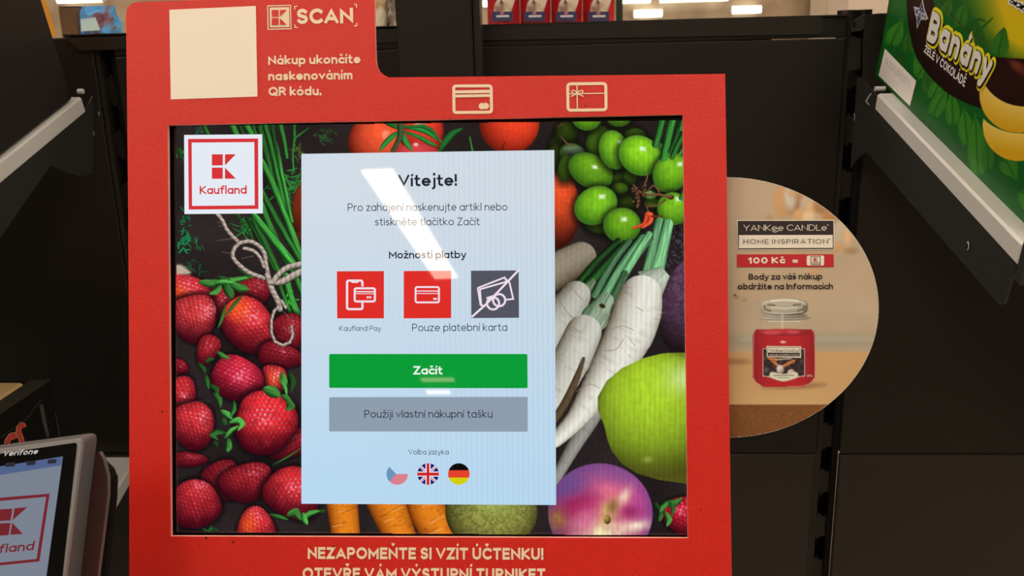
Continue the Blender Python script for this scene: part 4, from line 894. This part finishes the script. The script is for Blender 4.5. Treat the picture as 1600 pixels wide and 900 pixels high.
# green apple, peach, carrots, kiwi
w_ = p.win(925, 545, 1078, 758); x, y = p.X[w_], p.Y[w_]
xl = np.interp(y, [551, 560, 575, 595, 620, 640, 665, 690, 705, 725, 740, 750, 756], [1040, 1004, 972, 948, 934, 934, 944, 950, 956, 972, 996, 1030, 1075])
al = np.clip(x-xl+.5, 0, 1)*np.clip((y-551-((x-1060)/60)**2*8)*1+.5, 0, 1)*(x > 0)
u, v = (x-1030)/98, (y-652)/102; rr_ = np.clip(u*u+v*v, 0, 1); nz = np.sqrt(1-rr_); la = np.clip(nz*.75-u*.1-v*.4+.05, 0, 1)*(1+.12*(vnoise(x, y, 6, 31)-.5)+.10*(vnoise(x, y*.12, 3, 32)-.5))
col = np.array([52, 60, 14])*(1-la[..., None])+np.array([186, 226, 50])*la[..., None]
k = np.clip((y-700)/50, 0, 1)[..., None]*.7; col = col*(1-k)+np.array([96, 92, 30])*k
k = np.exp(-((x-1072)**2/900+(y-592)**2/500))[..., None]*.55; col = col*(1-k)+np.array([225, 240, 210])*k
k = np.exp(-((x-1012)**2/60+(y-718)**2/24))[..., None]*.4; col = col*(1-k)+np.array([210, 220, 110])*k
p.put(w_, al, col)
p.ball(938, 802, 82, 78, 10, (60, 16, 50), (206, 84, 128), L=(.15, -.25), p=.8, tex=.12, tsc=6, seed=33, rim=(120, 80, 150))
w_ = p.win(850, 720, 1024, 838); x, y = p.X[w_], p.Y[w_]; ins = np.clip((1-np.hypot((x-938)/82, (y-802)/78))*40, 0, 1)
def tint(cx, cy, sx, sy, an, c_, st):
    c, n = math.cos(math.radians(an)), math.sin(math.radians(an)); u, v = ((x-cx)*c+(y-cy)*n)/sx, (-(x-cx)*n+(y-cy)*c)/sy
    p.put(w_, np.exp(-(u*u+v*v))*st*ins*(.75+.5*vnoise(x, y, 7, 35)), np.array(c_, float)+0*p.I[w_])
tint(890, 755, 50, 34, -30, (104, 74, 140), .85); tint(960, 745, 46, 18, 10, (130, 84, 150), .7); tint(1000, 790, 20, 40, 0, (176, 70, 160), .6); tint(900, 790, 40, 16, -20, (160, 22, 74), .7); tint(955, 768, 30, 16, 20, (232, 110, 140), .7)
tint(868, 812, 16, 18, 0, (150, 110, 60), .9); tint(940, 832, 38, 20, 0, (236, 226, 178), .95); tint(950, 800, 14, 22, 20, (214, 190, 110), .85); tint(976, 776, 8, 16, 30, (240, 226, 190), .8); tint(992, 822, 28, 9, -8, (244, 226, 196), .9); tint(984, 800, 14, 10, 0, (150, 40, 90), .8); tint(915, 815, 14, 20, 0, (220, 110, 150), .7); tint(957, 792, 8, 12, 20, (110, 80, 30), .7)
p.ball(949, 812, 5.5, 7, 0, (70, 56, 16), (170, 150, 70)); 
def carrot(path, wd, sd): p.tube(path, wd, (96, 38, 6), (232, 132, 30), L=-.15, p=1.1, streak=.08, cross=.35, csc=6, seed=sd)
p.ball(700, 797, 14, 12, 0, (24, 20, 34), (46, 40, 60)); carrot([(532, 770), (536, 800), (542, 850)], [52, 48, 44], 51); carrot([(596, 762), (610, 800), (630, 850)], [66, 58, 46], 52); carrot([(660, 770), (668, 798), (684, 830), (690, 860)], [58, 58, 56, 50], 53)
for a_ in (((612, 800), (630, 792)), ((600, 816), (616, 810)), ((672, 818), (694, 806)), ((670, 835), (692, 826)), ((528, 800), (540, 797)), ((660, 792), (676, 786)), ((520, 823), (534, 820))): p.tube(a_, 1.1, (240, 200, 140), (250, 220, 160), a=.6)
p.ball(768, 800, 72, 62, 0, (46, 44, 18), (150, 152, 72), L=(.1, -.2), p=1, tex=.32, tsc=3, seed=54); p.ball(780, 788, 34, 22, 0, (120, 140, 60), (176, 190, 110), a=.45, soft=20, tex=.2, tsc=3)
# fine column structure of the lit panel, stronger towards the right
cs = 1+.03*np.sin(X/7.9*2*math.pi+Y*.012)*np.clip((X-560)/380, 0, 1); p.I *= cs[..., None]
disp = kp_parent = None
def inq(x, y):
    xl = 275+(y-197)*.0; xr = 1068.5+(y-188)*.0077; yt = 197-(x-275)*.0113; yb = 831+(x-275)*.0074
    return (x >= 275.3) & (x <= xr) & (y >= yt) & (y <= yb)
anchor = G(); anchor.poly(SC, [(268, 190), (1070, 180), (1078, 843), (268, 841)], mat('screen_glass_edge', (.004, .004, .004), .02, .5), -.0002)
disp = anchor.build('display', ko)
p.mesh('displayed_picture', SC, 0, SHOWN, disp, skip=(473, 242, 864, 785), lit=inq)

# welcome panel, with its pieces
def pmat():
    m = pix('panel', (206, 219, 230)); n = m.node_tree.nodes; L = m.node_tree.links; b = n['Principled BSDF']
    if 'Wave Texture' in n: return m
    tc = n.new('ShaderNodeTexCoord'); wv = n.new('ShaderNodeTexWave'); wv.wave_type = 'BANDS'; wv.bands_direction = 'X'
    wv.inputs['Scale'].default_value = 92; wv.inputs['Distortion'].default_value = .6; wv.inputs['Detail'].default_value = 0
    sx = n.new('ShaderNodeSeparateXYZ'); L.new(tc.outputs['Object'], wv.inputs['Vector']); L.new(tc.outputs['Object'], sx.inputs[0])
    mr = n.new('ShaderNodeMapRange'); mr.inputs['From Min'].default_value = -.06; mr.inputs['From Max'].default_value = .07; mr.inputs['To Max'].default_value = .075; L.new(sx.outputs['X'], mr.inputs['Value'])
    mu = n.new('ShaderNodeMath'); mu.operation = 'MULTIPLY'; L.new(wv.outputs['Fac'], mu.inputs[0]); L.new(mr.outputs['Result'], mu.inputs[1])
    su = n.new('ShaderNodeMath'); su.operation = 'SUBTRACT'; su.inputs[0].default_value = 1.03; L.new(mu.outputs[0], su.inputs[1])
    my = n.new('ShaderNodeMapRange'); my.inputs['From Min'].default_value = -.10; my.inputs['From Max'].default_value = .08; L.new(sx.outputs['Z'], my.inputs['Value'])
    mx = n.new('ShaderNodeMix'); mx.data_type = 'RGBA'; mx.inputs['A'].default_value = (*lin((182, 214, 238)), 1); mx.inputs['B'].default_value = (*lin((206, 217, 227)), 1)
    L.new(my.outputs['Result'], mx.inputs['Factor']); L.new(mx.outputs['Result'], b.inputs['Emission Color']); L.new(su.outputs[0], b.inputs['Emission Strength']); return m
PQ = [(471, 240.5), (866, 234.5), (869, 789), (471, 787)]
g = G(); g.poly(SC, PQ, pmat(), .00012)
panel_o = g.build('welcome_panel', ko)
sk = (pix('text_black', (26, 32, 42)), pix('text_grey', (52, 60, 70)))
g = G(); g.text(SC, 'Vítejte!', (622.5, 291.5), (714, 290.5), 18.5, sk[0], .19, .0003, gap=.11); g.build('heading_text', panel_o)
g = G(); g.text(SC, 'Pro zahájení naskenujte artikl nebo', (543.5, 330), (793, 329), 12, sk[1], .11, .0003); g.text(SC, 'stiskněte tlačítko Začít', (586, 352.5), (749.5, 352), 12, sk[1], .11, .0003); g.build('instruction_text', panel_o)
g = G(); g.text(SC, 'Možnosti platby', (608, 404), (728.5, 403.5), 11.8, sk[0], .17, .0003, gap=.10); g.build('payment_heading', panel_o)
red, wht, gry = pix('red', (222, 44, 38)), pix('white', (238, 222, 234)), pix('tile_grey', (82, 84, 96))
def cardicon(g, x0, y0, x1, y1, wd, dots=True):
    g.stroke(SC, rrect(x0, y0, x1, y1, 2.6, 3), wd, wht, .0004, True); h = y1-y0
    g.stroke(SC, [(x0, y0+h*.26), (x1, y0+h*.26)], wd*.6, wht, .0004); g.stroke(SC, [(x0, y0+h*.42), (x1, y0+h*.42)], wd*.45, wht, .0004)
    if dots: g.disc(SC, x1-wd-4.5, y1-5.5, 1.7, wht, .0005, 10); g.disc(SC, x1-wd-1.6, y1-5.5, 1.7, wht, .0005, 10)
g = G(); g.poly(SC, [(526.5, 424), (600, 423.5), (600, 497.5), (527, 497.5)], red, .0003)
for q_ in ([(553, 438.5), (549, 438.5)],): pass
g.stroke(SC, rrect(542.5, 438.5, 566.5, 483, 2.5, 3), 3.4, wht, .0004, True); g.poly(SC, [(548, 438), (561, 438), (559.5, 442), (549.5, 442)], wht, .0004)
g.poly(SC, [(552.5, 447.5), (588, 447.5), (588, 473), (552.5, 473)], red, .00045); g.stroke(SC, rrect(554.5, 450.5, 586, 471, 2.6, 3), 3.2, wht, .0005, True)
g.stroke(SC, [(556, 455.8), (586, 455.8)], 2.0, wht, .0005); g.stroke(SC, [(556, 459), (586, 459)], 1.1, wht, .0005); g.disc(SC, 574.8, 464.5, 1.8, wht, .0005, 10); g.disc(SC, 578.6, 464.5, 1.8, wht, .0005, 10)
o = g.build('phone_payment_tile', panel_o)
g = G(); g.poly(SC, [(631, 423.5), (705, 423), (705, 497), (631, 497.5)], red, .0003); cardicon(g, 649.5, 448.5, 686, 472.5, 2.8); o = g.build('card_payment_tile', panel_o)
g = G(); g.poly(SC, [(736, 423), (810.5, 422.5), (811, 496.5), (736.5, 497)], gry, .0003)
for q_ in ([(746.5, 450), (788.5, 433.5), (792, 440), (750, 452), (752, 477), (759, 478)], [(796, 441), (802, 467), (790, 468.5)], [(746.5, 450), (751, 477)], [(788, 434), (796, 441)]): g.stroke(SC, q_, 2.6, wht, .0004)
for cx_, cy_, r_ in ((770.5, 474, 9.5), (780, 469, 9.5)): g.stroke(SC, arc(cx_, cy_, r_, r_, 0, 360, 24), 3.2, wht, .0004, True)
g.stroke(SC, [(737, 495.5), (760, 475), (811, 421.5)], 3.2, wht, .00045); g.stroke(SC, [(760, 466), (772, 462)], 2.6, wht, .0004); g.build('no_cash_tile', panel_o)
g = G(); g.text(SC, 'Kaufland Pay', (530.5, 517), (595.5, 517), 8, sk[1], .11, .0003); g.build('payment_caption', panel_o)
g = G(); g.text(SC, 'Pouze platební karta', (644, 517.5), (792.5, 517), 11.8, sk[1], .11, .0003); g.build('payment_caption', panel_o)
g = G(); g.poly(SC, rquad([(514.5, 553), (824, 553), (824.5, 606.5), (514.5, 606)], 2.5), pix('green', (4, 156, 54)), .0003); g.text(SC, 'Začít', (646, 585), (691.5, 585), 13, pix('button_white', (236, 244, 236)), .19, .0004, gap=.10); g.build('start_button', panel_o)
g = G(); g.poly(SC, rquad([(514.5, 620.5), (824.5, 620), (824.5, 674.5), (514.5, 674)], 2.5), pix('button_grey', (142, 157, 174)), .0003); g.text(SC, 'Použiji vlastní nákupní tašku', (569.5, 652.5), (769.5, 652.5), 12, pix('text_dark', (30, 38, 52)), .11, .0004); g.build('own_bag_button', panel_o)
g = G(); g.text(SC, 'Volba jazyka', (638, 710), (701, 710), 8, sk[1], .11, .0003); g.build('language_caption', panel_o)
# flags
def clipd(pts_, cx, cy, r): return pts_
def chord(cx, cy, r, y0, y1, n=14):
    a0 = math.asin(max(-1, min(1, (y0-cy)/r))); a1 = math.asin(max(-1, min(1, (y1-cy)/r)))
    R1 = [(cx+r*math.cos(a0+(a1-a0)*i/n), cy+r*math.sin(a0+(a1-a0)*i/n)) for i in range(n+1)]; return R1+[(2*cx-x, y) for x, y in R1[::-1]]
r = 16.8
g = G(); bl, rd = pix('flag_pale_blue', (110, 148, 186)), pix('flag_pale_red', (218, 128, 140)); cx, cy = 620.8, 740.5
g.poly(SC, [(cx-1.5, cy)]+arc(cx, cy, r, r, 0, 135, 12), rd, .0003)
g.poly(SC, [(cx-1.5, cy)]+arc(cx, cy, r, r, 135, 222, 8), bl, .0003); g.build('czech_flag', panel_o)
g = G(); nv, fw, fr_ = pix('flag_navy', (18, 22, 112)), pix('flag_white', (226, 232, 246)), pix('flag_red', (204, 34, 34)); cx, cy = 669, 740.5
g.disc(SC, cx, cy, r, nv, .0003)
for s_ in (-1, 1):
    e = r*.70; g.stroke(SC, [(cx-e, cy-s_*e), (cx+e, cy+s_*e)], 4.2, fw, .0004); g.stroke(SC, [(cx-e, cy-s_*e+.4), (cx+e, cy+s_*e+.4)], 1.3, fr_, .0005)
g.poly(SC, [(cx-16.4, cy-4), (cx+16.4, cy-4), (cx+16.4, cy+4), (cx-16.4, cy+4)], fw, .0006); g.poly(SC, [(cx-4, cy-16.4), (cx+4, cy-16.4), (cx+4, cy+16.4), (cx-4, cy+16.4)], fw, .0006)
g.poly(SC, [(cx-r, cy-2.4), (cx+r, cy-2.4), (cx+r, cy+2.4), (cx-r, cy+2.4)], fr_, .0007); g.poly(SC, [(cx-2.2, cy-r), (cx+2.2, cy-r), (cx+2.2, cy+r), (cx-2.2, cy+r)], fr_, .0007); g.build('union_flag', panel_o)
g = G(); cx, cy = 717, 740.5
for y0, y1, m_ in ((cy-r, cy-5.8, pix('flag_black', (8, 8, 8))), (cy-5.8, cy+5.6, pix('flag_orange_red', (226, 66, 42))), (cy+5.6, cy+r, pix('flag_yellow', (214, 206, 14)))): g.poly(SC, chord(cx, cy, r, y0, y1), m_, .0003)
g.build('german_flag', panel_o)
# store logo tile
g = G(); wt_, lr = pix('logo_white', (228, 234, 243)), pix('logo_red', (214, 50, 54))
g.poly(SC, [(288, 211), (410, 210), (411, 333.5), (288.5, 334.5)], wt_, .0003)
logo = g.build('logo_tile', ko)
g = G(); g.slab
fr4 = [(294.3, 217.3), (403.7, 216.6), (404.2, 326.6), (295.4, 327.6)]
a_, b_ = fr4, [(300, 223), (397.7, 222.2), (398.4, 321), (300.6, 321.8)]
for i in range(4): j = (i+1) % 4; g.poly(SC, [a_[i], a_[j], b_[j], b_[i]], lr, .0005)
g.build('logo_frame', logo)
g = G(); Klogo(g, SC, 331.5, 241.3, 369, 279.5, lr, .0005, -.003); g.text(SC, 'Kaufland', (312.5, 303.5), (386, 303), 13, lr, .185, .0005, gap=.10); g.build('logo_lettering', logo)

# ------------------------------------------------------------------ half-oval advertising card behind the frame's right edge
AD = Plane(P0-nk*.012, nk)
ad = thing('advertising_card', AD.at(1250, 680)-np.array((0, 0, .01)), 'half-oval card with red candle jar picture beside the red frame', 'card')
ov = [(1100, 279)]+[(1136+237*math.cos(a), 480.5+203.5*math.sin(a)) for a in np.linspace(-math.pi/2, math.pi/2, 60)]+[(1100, 684)]
g = G(); g.slab(AD, ov, 0, .002, mat('card_board', alb((214, 190, 160)), .5)); g.build('card_sheet', ad)
c = Paint(1128, 276, 1376, 686, (176, 146, 108)); X, Y = c.X, c.Y
c.I[:] = np.array([182, 150, 112])*(.98+.06*vnoise(X, Y, 30, 3))[..., None]
k = np.clip(1-np.hypot((X-1150)/70, (Y-330)/60), 0, 1)[..., None]; c.I = c.I*(1-k*.4)+np.array([196, 156, 122])*k*.4
k = np.clip((Y-455)/60, 0, 1)*np.clip((500-Y)/20+1, 0, 1); c.I = c.I*(1-k[..., None]*.25)+np.array([168, 150, 126])*k[..., None]*.25
for (x_, y_, rx, ry, cl, a_) in ((1222, 316, 13, 26, (196, 138, 84), .9), (1240, 312, 13, 24, (160, 112, 72), .9), (1234, 308, 9, 20, (200, 180, 150), .9), (1262, 320, 12, 18, (184, 156, 124), .9), (1250, 336, 12, 10, (202, 148, 90), .9), (1268, 326, 9, 12, (206, 158, 104), .9), (1263, 340, 10, 10, (220, 180, 130), .8), (1290, 342, 10, 9, (208, 150, 94), .8), (1246, 300, 16, 10, (188, 130, 80), .6),
        (1284, 322, 14, 12, (158, 104, 60), .8), (1300, 340, 16, 12, (170, 110, 60), .8), (1312, 365, 14, 22, (186, 160, 124), .9), (1324, 372, 6, 14, (214, 160, 104), .9), (1306, 386, 12, 8, (200, 140, 84), .7), (1330, 392, 10, 5, (140, 96, 56), .5), (1202, 341, 5, 6, (160, 118, 66), .5), (1240, 396, 20, 6, (180, 138, 92), .6), (1272, 424, 12, 6, (196, 140, 90), .6)): c.ball(x_, y_, rx, ry, 0, cl, tuple(v*1.06 for v in cl), a=a_, soft=7)
c.ball(1150, 464, 4, 3, 20, (120, 104, 50), (170, 150, 90), soft=2, a=.7); c.ball(1162, 468, 5, 3, 0, (130, 120, 60), (176, 158, 96), soft=2, a=.6); c.ball(1148, 461, 2.5, 2, 0, (80, 60, 40), (90, 70, 50), a=.7)
k = np.exp(-((Y-533)/13)**2)[..., None]*.55; c.I = c.I*(1-k)+np.array([142, 130, 108])*k
k = np.exp(-((Y-530)/4)**2)*np.clip((X-1150)/8, 0, 1)*.6; c.I = c.I*(1-k[..., None])+np.array([176, 160, 134])*k[..., None]
k = np.clip((Y-548)/4, 0, 1)[..., None]; c.I = c.I*(1-k)+np.array([196, 146, 92])*k
k = np.exp(-((Y-565)/5)**2)*np.clip((1180-X)/20, 0, 1)[..., ]*.6; c.I = c.I*(1-k[..., None])+np.array([130, 88, 50])*k[..., None]
k = np.clip((Y-600)/30, 0, 1)[..., None]*np.clip((1320-X)/60, 0, 1)[..., None]; c.I = c.I*(1-k*.5)+np.array([206, 160, 106])*k*.5
k = np.clip((Y-631)/2, 0, 1)[..., None]; wd_ = np.array([122, 72, 34])*(1+.10*(vnoise(X, Y, 2, 6)-.5)*2)[..., None]; c.I = c.I*(1-k)+wd_*k
c.ball(1240, 603, 50, 5, -2, (120, 84, 50), (130, 90, 54), a=.55, soft=5)
c.ball(1225, 560, 49, 1, 0, (0, 0, 0), (0, 0, 0), a=0)
# jar in the picture
w_ = c.win(1170, 466, 1280, 612); x, y = c.X[w_], c.Y[w_]; hx = np.interp(y, [512, 518, 524, 590, 598, 604, 606], [40, 46, 48.5, 48.5, 42, 32, 0]); al = np.clip(hx-np.abs(x-1224.5)+.5, 0, 1)*(y > 514)*(y < 605)
e_ = np.abs(x-1224.5)/48; col = np.array([176, 34, 38])*(1.02-.25*np.clip(e_, 0, 1)**3)[..., None]*(1+.08*(vnoise(x, y, 3, 8)-.5))[..., None]; c.put(w_, al, col)
c.tube([(1178, 520), (1177, 560), (1178, 592), (1186, 600)], 1.4, (206, 110, 96), (214, 130, 110), a=.7); c.tube([(1272, 520), (1273.5, 560), (1272, 590), (1258, 602), (1230, 604)], 1.6, (206, 110, 96), (220, 140, 120), a=.7)
c.ball(1224, 519, 41, 5.5, 0, (130, 30, 34), (196, 58, 60), a=.9); c.ball(1206, 520, 14, 3, 0, (200, 70, 70), (214, 90, 90), a=.7); c.ball(1240, 519, 10, 3, 0, (210, 80, 76), (220, 96, 90), a=.6)
gl = (190, 170, 140)
c.tube([(1190, 498), (1189, 508), (1183, 514)], 1.5, (110, 96, 76), gl); c.tube([(1263, 498), (1264, 508), (1271, 516)], 1.5, (110, 96, 76), gl); c.ball(1226, 497, 40, 4, 0, (120, 106, 86), (206, 190, 164), a=.8); c.ball(1226, 493, 34, 4, 0, (90, 78, 60), (210, 196, 170), a=.7)
c.ball(1225, 480, 37, 13, 0, (84, 74, 58), (190, 170, 140), p=.35, a=.8, sq=3.2); c.ball(1225, 480, 33, 10, 0, (150, 134, 108), (184, 164, 132), p=.4, a=.8, sq=3)
for q_ in ([(1192, 476), (1198, 472), (1225, 470), (1252, 472), (1258, 476)], [(1196, 487), (1225, 490), (1254, 487)], [(1204, 480), (1225, 482), (1246, 480)]): c.tube(q_, 1.6, (206, 190, 160), (228, 214, 188), a=.8)
for q_ in ([(1194, 478), (1197, 484), (1204, 486)], [(1257, 478), (1254, 484), (1246, 486)], [(1200, 476), (1210, 477)], [(1250, 476), (1240, 477)]): c.tube(q_, 3, (74, 64, 50), (104, 92, 74), a=.75)
c.tube([(1222, 492), (1222, 512)], 5, (206, 190, 160), (220, 204, 176), a=.35); c.tube([(1205, 470), (1226, 468), (1247, 470)], 1.6, (220, 208, 184), (230, 218, 196)); c.tube([(1200, 502), (1250, 502)], 1.2, (210, 196, 170), (220, 206, 180), a=.8)
c.ball(1223.5, 534.5, 5, 2.2, 0, (226, 130, 110), (240, 170, 150))
# small picture on the jar's label
w_ = c.win(1192, 544, 1257, 592); x, y = c.X[w_], c.Y[w_]; al = ((x > 1191) & (x < 1258) & (y > 544) & (y < 588+3*np.sin((x-1191)/66*math.pi))).astype(float); c.put(w_, al, np.array([196, 160, 140])+0*c.I[w_])
al = ((x > 1192.5) & (x < 1256.5) & (y > 545.5) & (y < 586.5+3*np.sin((x-1191)/66*math.pi))).astype(float); nn = vnoise(x, y, 4, 12)[..., None]; c.put(w_, al, np.array([54, 40, 36])*(.6+nn)+0*c.I[w_])
for q_ in (((1206, 563), (1214, 570)), ((1202, 560), (1212, 562)), ((1224, 572), (1240, 564))): c.tube(q_, 5, (130, 66, 28), (196, 116, 62))
c.ball(1219, 577, 6, 7, 0, (150, 130, 110), (222, 200, 176)); c.ball(1236, 582, 6, 5, 0, (150, 120, 100), (210, 180, 156)); c.tube([(1212, 562), (1236, 560)], 2, (180, 150, 120), (200, 170, 140)); c.ball(1198, 580, 5, 6, 0, (40, 34, 34), (96, 84, 80))
c.tube([(1207, 586), (1224, 590), (1242, 586)], [10, 12, 10], (196, 184, 150), (210, 196, 160), L=0, p=.3); c.tube([(1209, 586.5), (1240, 586.5)], 1.1, (80, 70, 56), (80, 70, 56), a=.8); c.tube([(1216, 590), (1232, 590)], 1, (80, 70, 56), (80, 70, 56), a=.8)
c.mesh('card_picture', AD, .0004, PRINT, ad, lit=lambda x, y: (((np.maximum(x-1136, 0))/236)**2+((y-480.5)/202.5)**2 < 1) & (x > 1128))
g = G(); ck, cc, crd = ink('card_black', (38, 24, 22)), ink('card_cream', (226, 200, 166)), ink('card_red', (184, 28, 30))
ag = lambda nm: g.build(nm, ad)
g.poly(AD, [(1151, 344), (1303, 343.5), (1303.5, 390.5), (1152, 391)], cc, .0007); g.poly(AD, [(1152.5, 345.3), (1301.5, 345), (1302, 389), (1153, 389.6)], ck, .0009); g.poly(AD, [(1154, 367.5), (1300.3, 367.2), (1300.5, 387.4), (1154, 388)], cc, .0011); ag('brand_plate')
g = G(); g.text(AD, 'YANKee CANDLe', (1161, 361), (1291, 360.5), 9.5, cc, .095, .0013, gap=.11); g.stroke(AD, [(1206, 361.5), (1210, 363), (1216, 361)], .9, cc, .0013); g.text(AD, '®', (1291.5, 360), (1293.5, 360), 9, cc, .06, .0013)
g.text(AD, 'HOME INSPIRATION', (1161, 381.5), (1293, 381), 7.5, ck, .11, .0013, gap=.26); g.text(AD, '®', (1294.5, 381), (1297, 381), 8, ck, .06, .0013); ag('brand_lettering')
g = G(); g.poly(AD, [(1151, 397.5), (1302, 397.3), (1302.5, 417.2), (1151.3, 417.5)], crd, .0007); g.text(AD, '100 Kč', (1168.5, 412), (1226, 411.5), 9.8, cc, .24, .0009, gap=.2); g.text(AD, '=', (1238, 412.5), (1246, 412.5), 9.5, cc, .22, .0009)
g.poly(AD, rrect(1260, 399.3, 1287, 415, 2.5), cc, .0009); g.stroke(AD, [(1266.3, 400.6), (1281, 400.6), (1281, 413.4), (1266.3, 413.4)], .9, ck, .0011, True); Klogo(g, AD, 1270.5, 403, 1277, 408.6, crd, .0012); g.stroke(AD, [(1267.5, 410.8), (1280, 410.8)], .9, ck, .0012); ag('price_strip')
g = G(); g.text(AD, 'Body za váš nákup', (1169.5, 437.3), (1284.5, 436.5), 9.6, ck, .20, .0007, gap=.11); g.text(AD, 'obdržíte na Informacích', (1152.5, 452.3), (1301, 452), 9.6, ck, .20, .0007, gap=.11); ag('offer_lettering')
g = G(); g.poly(AD, [(1197, 540.5), (1251, 541), (1251, 559), (1198, 558)], cc, .0007); g.poly(AD, [(1199, 551.5), (1249, 552), (1249, 556.8), (1199.3, 556.2)], ck, .0009); g.stroke(AD, [(1199, 542.2), (1249, 542.7), (1249, 551.5), (1199, 551.2)], .6, ck, .0009, True)
g.text(AD, 'YANKee CANDLe', (1201, 549.8), (1247, 550.3), 4.6, ck, .12, .0011); g.text(AD, 'HOME INSPIRATION', (1201, 555.8), (1247, 556.2), 2.8, cc, .13, .0011, gap=.2); g.text(AD, '340 g', (1260, 589), (1268, 588), 4, cc, .14, .0011); ag('jar_label_lettering')

# ------------------------------------------------------------------ card payment terminal, lower left
r8 = math.radians(8.4); vx = R_*math.cos(r8)+U_*math.sin(r8); vy = U_*math.cos(r8)-R_*math.sin(r8); nT = -F_
TD = .52
T = Plane(CAM+F_*TD, nT)
pt = thing('payment_terminal', T.at(20, 1000)-np.array((0, 0, .06)), 'grey and black card payment terminal at the lower left', 'terminal')
m_grey = mat('terminal_grey', alb((100, 90, 80), .75), .45, .5, bump=(1200, .25)); m_rimt = mat('terminal_rim', alb((150, 136, 120), .8), .4)
rim = rquad([(-150, 722), (128, 685), (94, 960), (-200, 1000)], 14, 8)
g = G(); s2 = T.at; th = .030
front = [T.at(x, y, 0) for x, y in rim]; mid = [T.at(400+(x-400)*1, y, 0) for x, y in rim]
cen = sum(front)/len(front)
g.slab(T, rim, 0, .004, m_rimt, m_rimt, back=False)
def shell(g, front, depth, grow, m):
    a = [q+(q-cen)/np.linalg.norm(q-cen)*grow-nT*depth[0] for q in front]; b = [q+(q-cen)/np.linalg.norm(q-cen)*grow-nT*depth[1] for q in front]
    for p_, q_ in ((front, a), (a, b)):
        for i in range(len(p_)): j = (i+1) % len(p_); g.face([p_[i], p_[j], q_[j], q_[i]], m)
    g.face(b[::-1], m)
shell(g, [q-nT*.0035 for q in front], (.005, .015), .0008, m_grey); g.build('terminal_body', pt)
g = G(); g.slab(T, rquad([(-150, 731), (121, 691), (91, 960), (-190, 1000)], 6), .0004, .0012, mat('terminal_glass', (.006, .006, .006), .15, .5)); glass = g.build('front_glass', pt)
TS = Plane(T.P+nT*.0006, nT)
tb, tl, trd = pix('term_bar', (88, 108, 152), .8), pix('term_light', (134, 142, 158), .8), pix('term_red', (128, 40, 48), .8)
g = G(); g.poly(TS, [(-140, 751), (98.5, 713), (72, 905), (-160, 945)], tl, .0001); scr_ = g.build('terminal_display', pt)
g = G(); g.poly(TS, [(-140, 751), (98.5, 713), (96, 727), (-140, 764)], tb, .0003)
dk = pix('term_dark', (48, 48, 60), .8)
for q_ in ([(9.5, 723), (24, 721.5), (23.5, 728.5), (9, 729.5)], [(42, 720.5), (56.5, 719), (56, 726), (42, 727)], [(75.5, 718), (89, 717), (88.5, 723.5), (75, 724.5)]): g.poly(TS, q_, dk, .0005)
g.build('status_bar', scr_)
g = G(); fa = [(-40, 781), (78, 771), (62, 877), (-56, 889)]; fb = [(-36, 786), (72.5, 776), (57.5, 873), (-50, 884)]
for i in range(4): j = (i+1) % 4; g.poly(TS, [fa[i], fa[j], fb[j], fb[i]], trd, .0003)
for q_ in ([(-6, 796), (20, 794.5), (17, 813), (-8, 814.5)], [(-8, 818), (17, 816.8), (14, 836), (-11, 837)], [(23, 794), (43.5, 792), (20, 812.5)], [(19.5, 816.5), (36, 834), (16.5, 835.5)]): g.poly(TS, q_, trd, .0003)
g.text(TS, 'Kaufland', (-44, 868), (53, 859), 15, trd, .17, .0004, gap=.10, up=(2.6, -14)); g.build('terminal_logo', scr_)
g = G(); g.text(T, 'Verifone', (5.5, 712.5), (60, 708.5), 9, mat('terminal_lettering', alb((200, 190, 180), 1.0), .5), .20, .0013, up=(3.6, -8.8), gap=.13); g.build('maker_lettering', pt)
# side leaf and back housing behind the terminal
T2 = Plane(T.P-nT*.020, nT); T3 = Plane(T.P-nT*.045, nT)
g = G(); m_leaf = mat('side_leaf', alb((66, 34, 28), .9), .4)
lf_ = [(146, 716), (150, 708), (155, 707), (161, 717), (168, 745), (168, 775), (160, 840), (148, 935), (114, 960)]
g.slab(T2, lf_, 0, .004, m_leaf, mat('leaf_edge', alb((100, 92, 80), .8), .4)); g.stroke(T2, [(148, 708), (144, 730), (138, 790), (131, 850), (122, 940)], 2.4, mat('leaf_edge'), .0004); g.build('side_leaf', pt)
g = G(); g.slab(T3, [(150, 715), (160, 722), (172, 734), (178, 748), (177, 780), (168, 860), (158, 960), (60, 975), (60, 760)], 0, .006, mat('terminal_back', (.008, .0075, .007), .9, .1)); g.build('back_housing', pt)
# arm that carries the terminal from the screen's stand
a0 = T3.at(20, 1010, -.006); b0 = np.array((q0[0]-.02, q0[1]+.07, q0[2]-.10))
g = G(); g.cyl(a0, a0-nT*.05, .018, m_blk, 20); g.cyl(a0-nT*.045, b0, .012, m_blk, 20); g.build('mounting_arm', pt)

# ------------------------------------------------------------------ tidy
for o in bpy.data.objects:
    if '_w' in o: del o['_w']
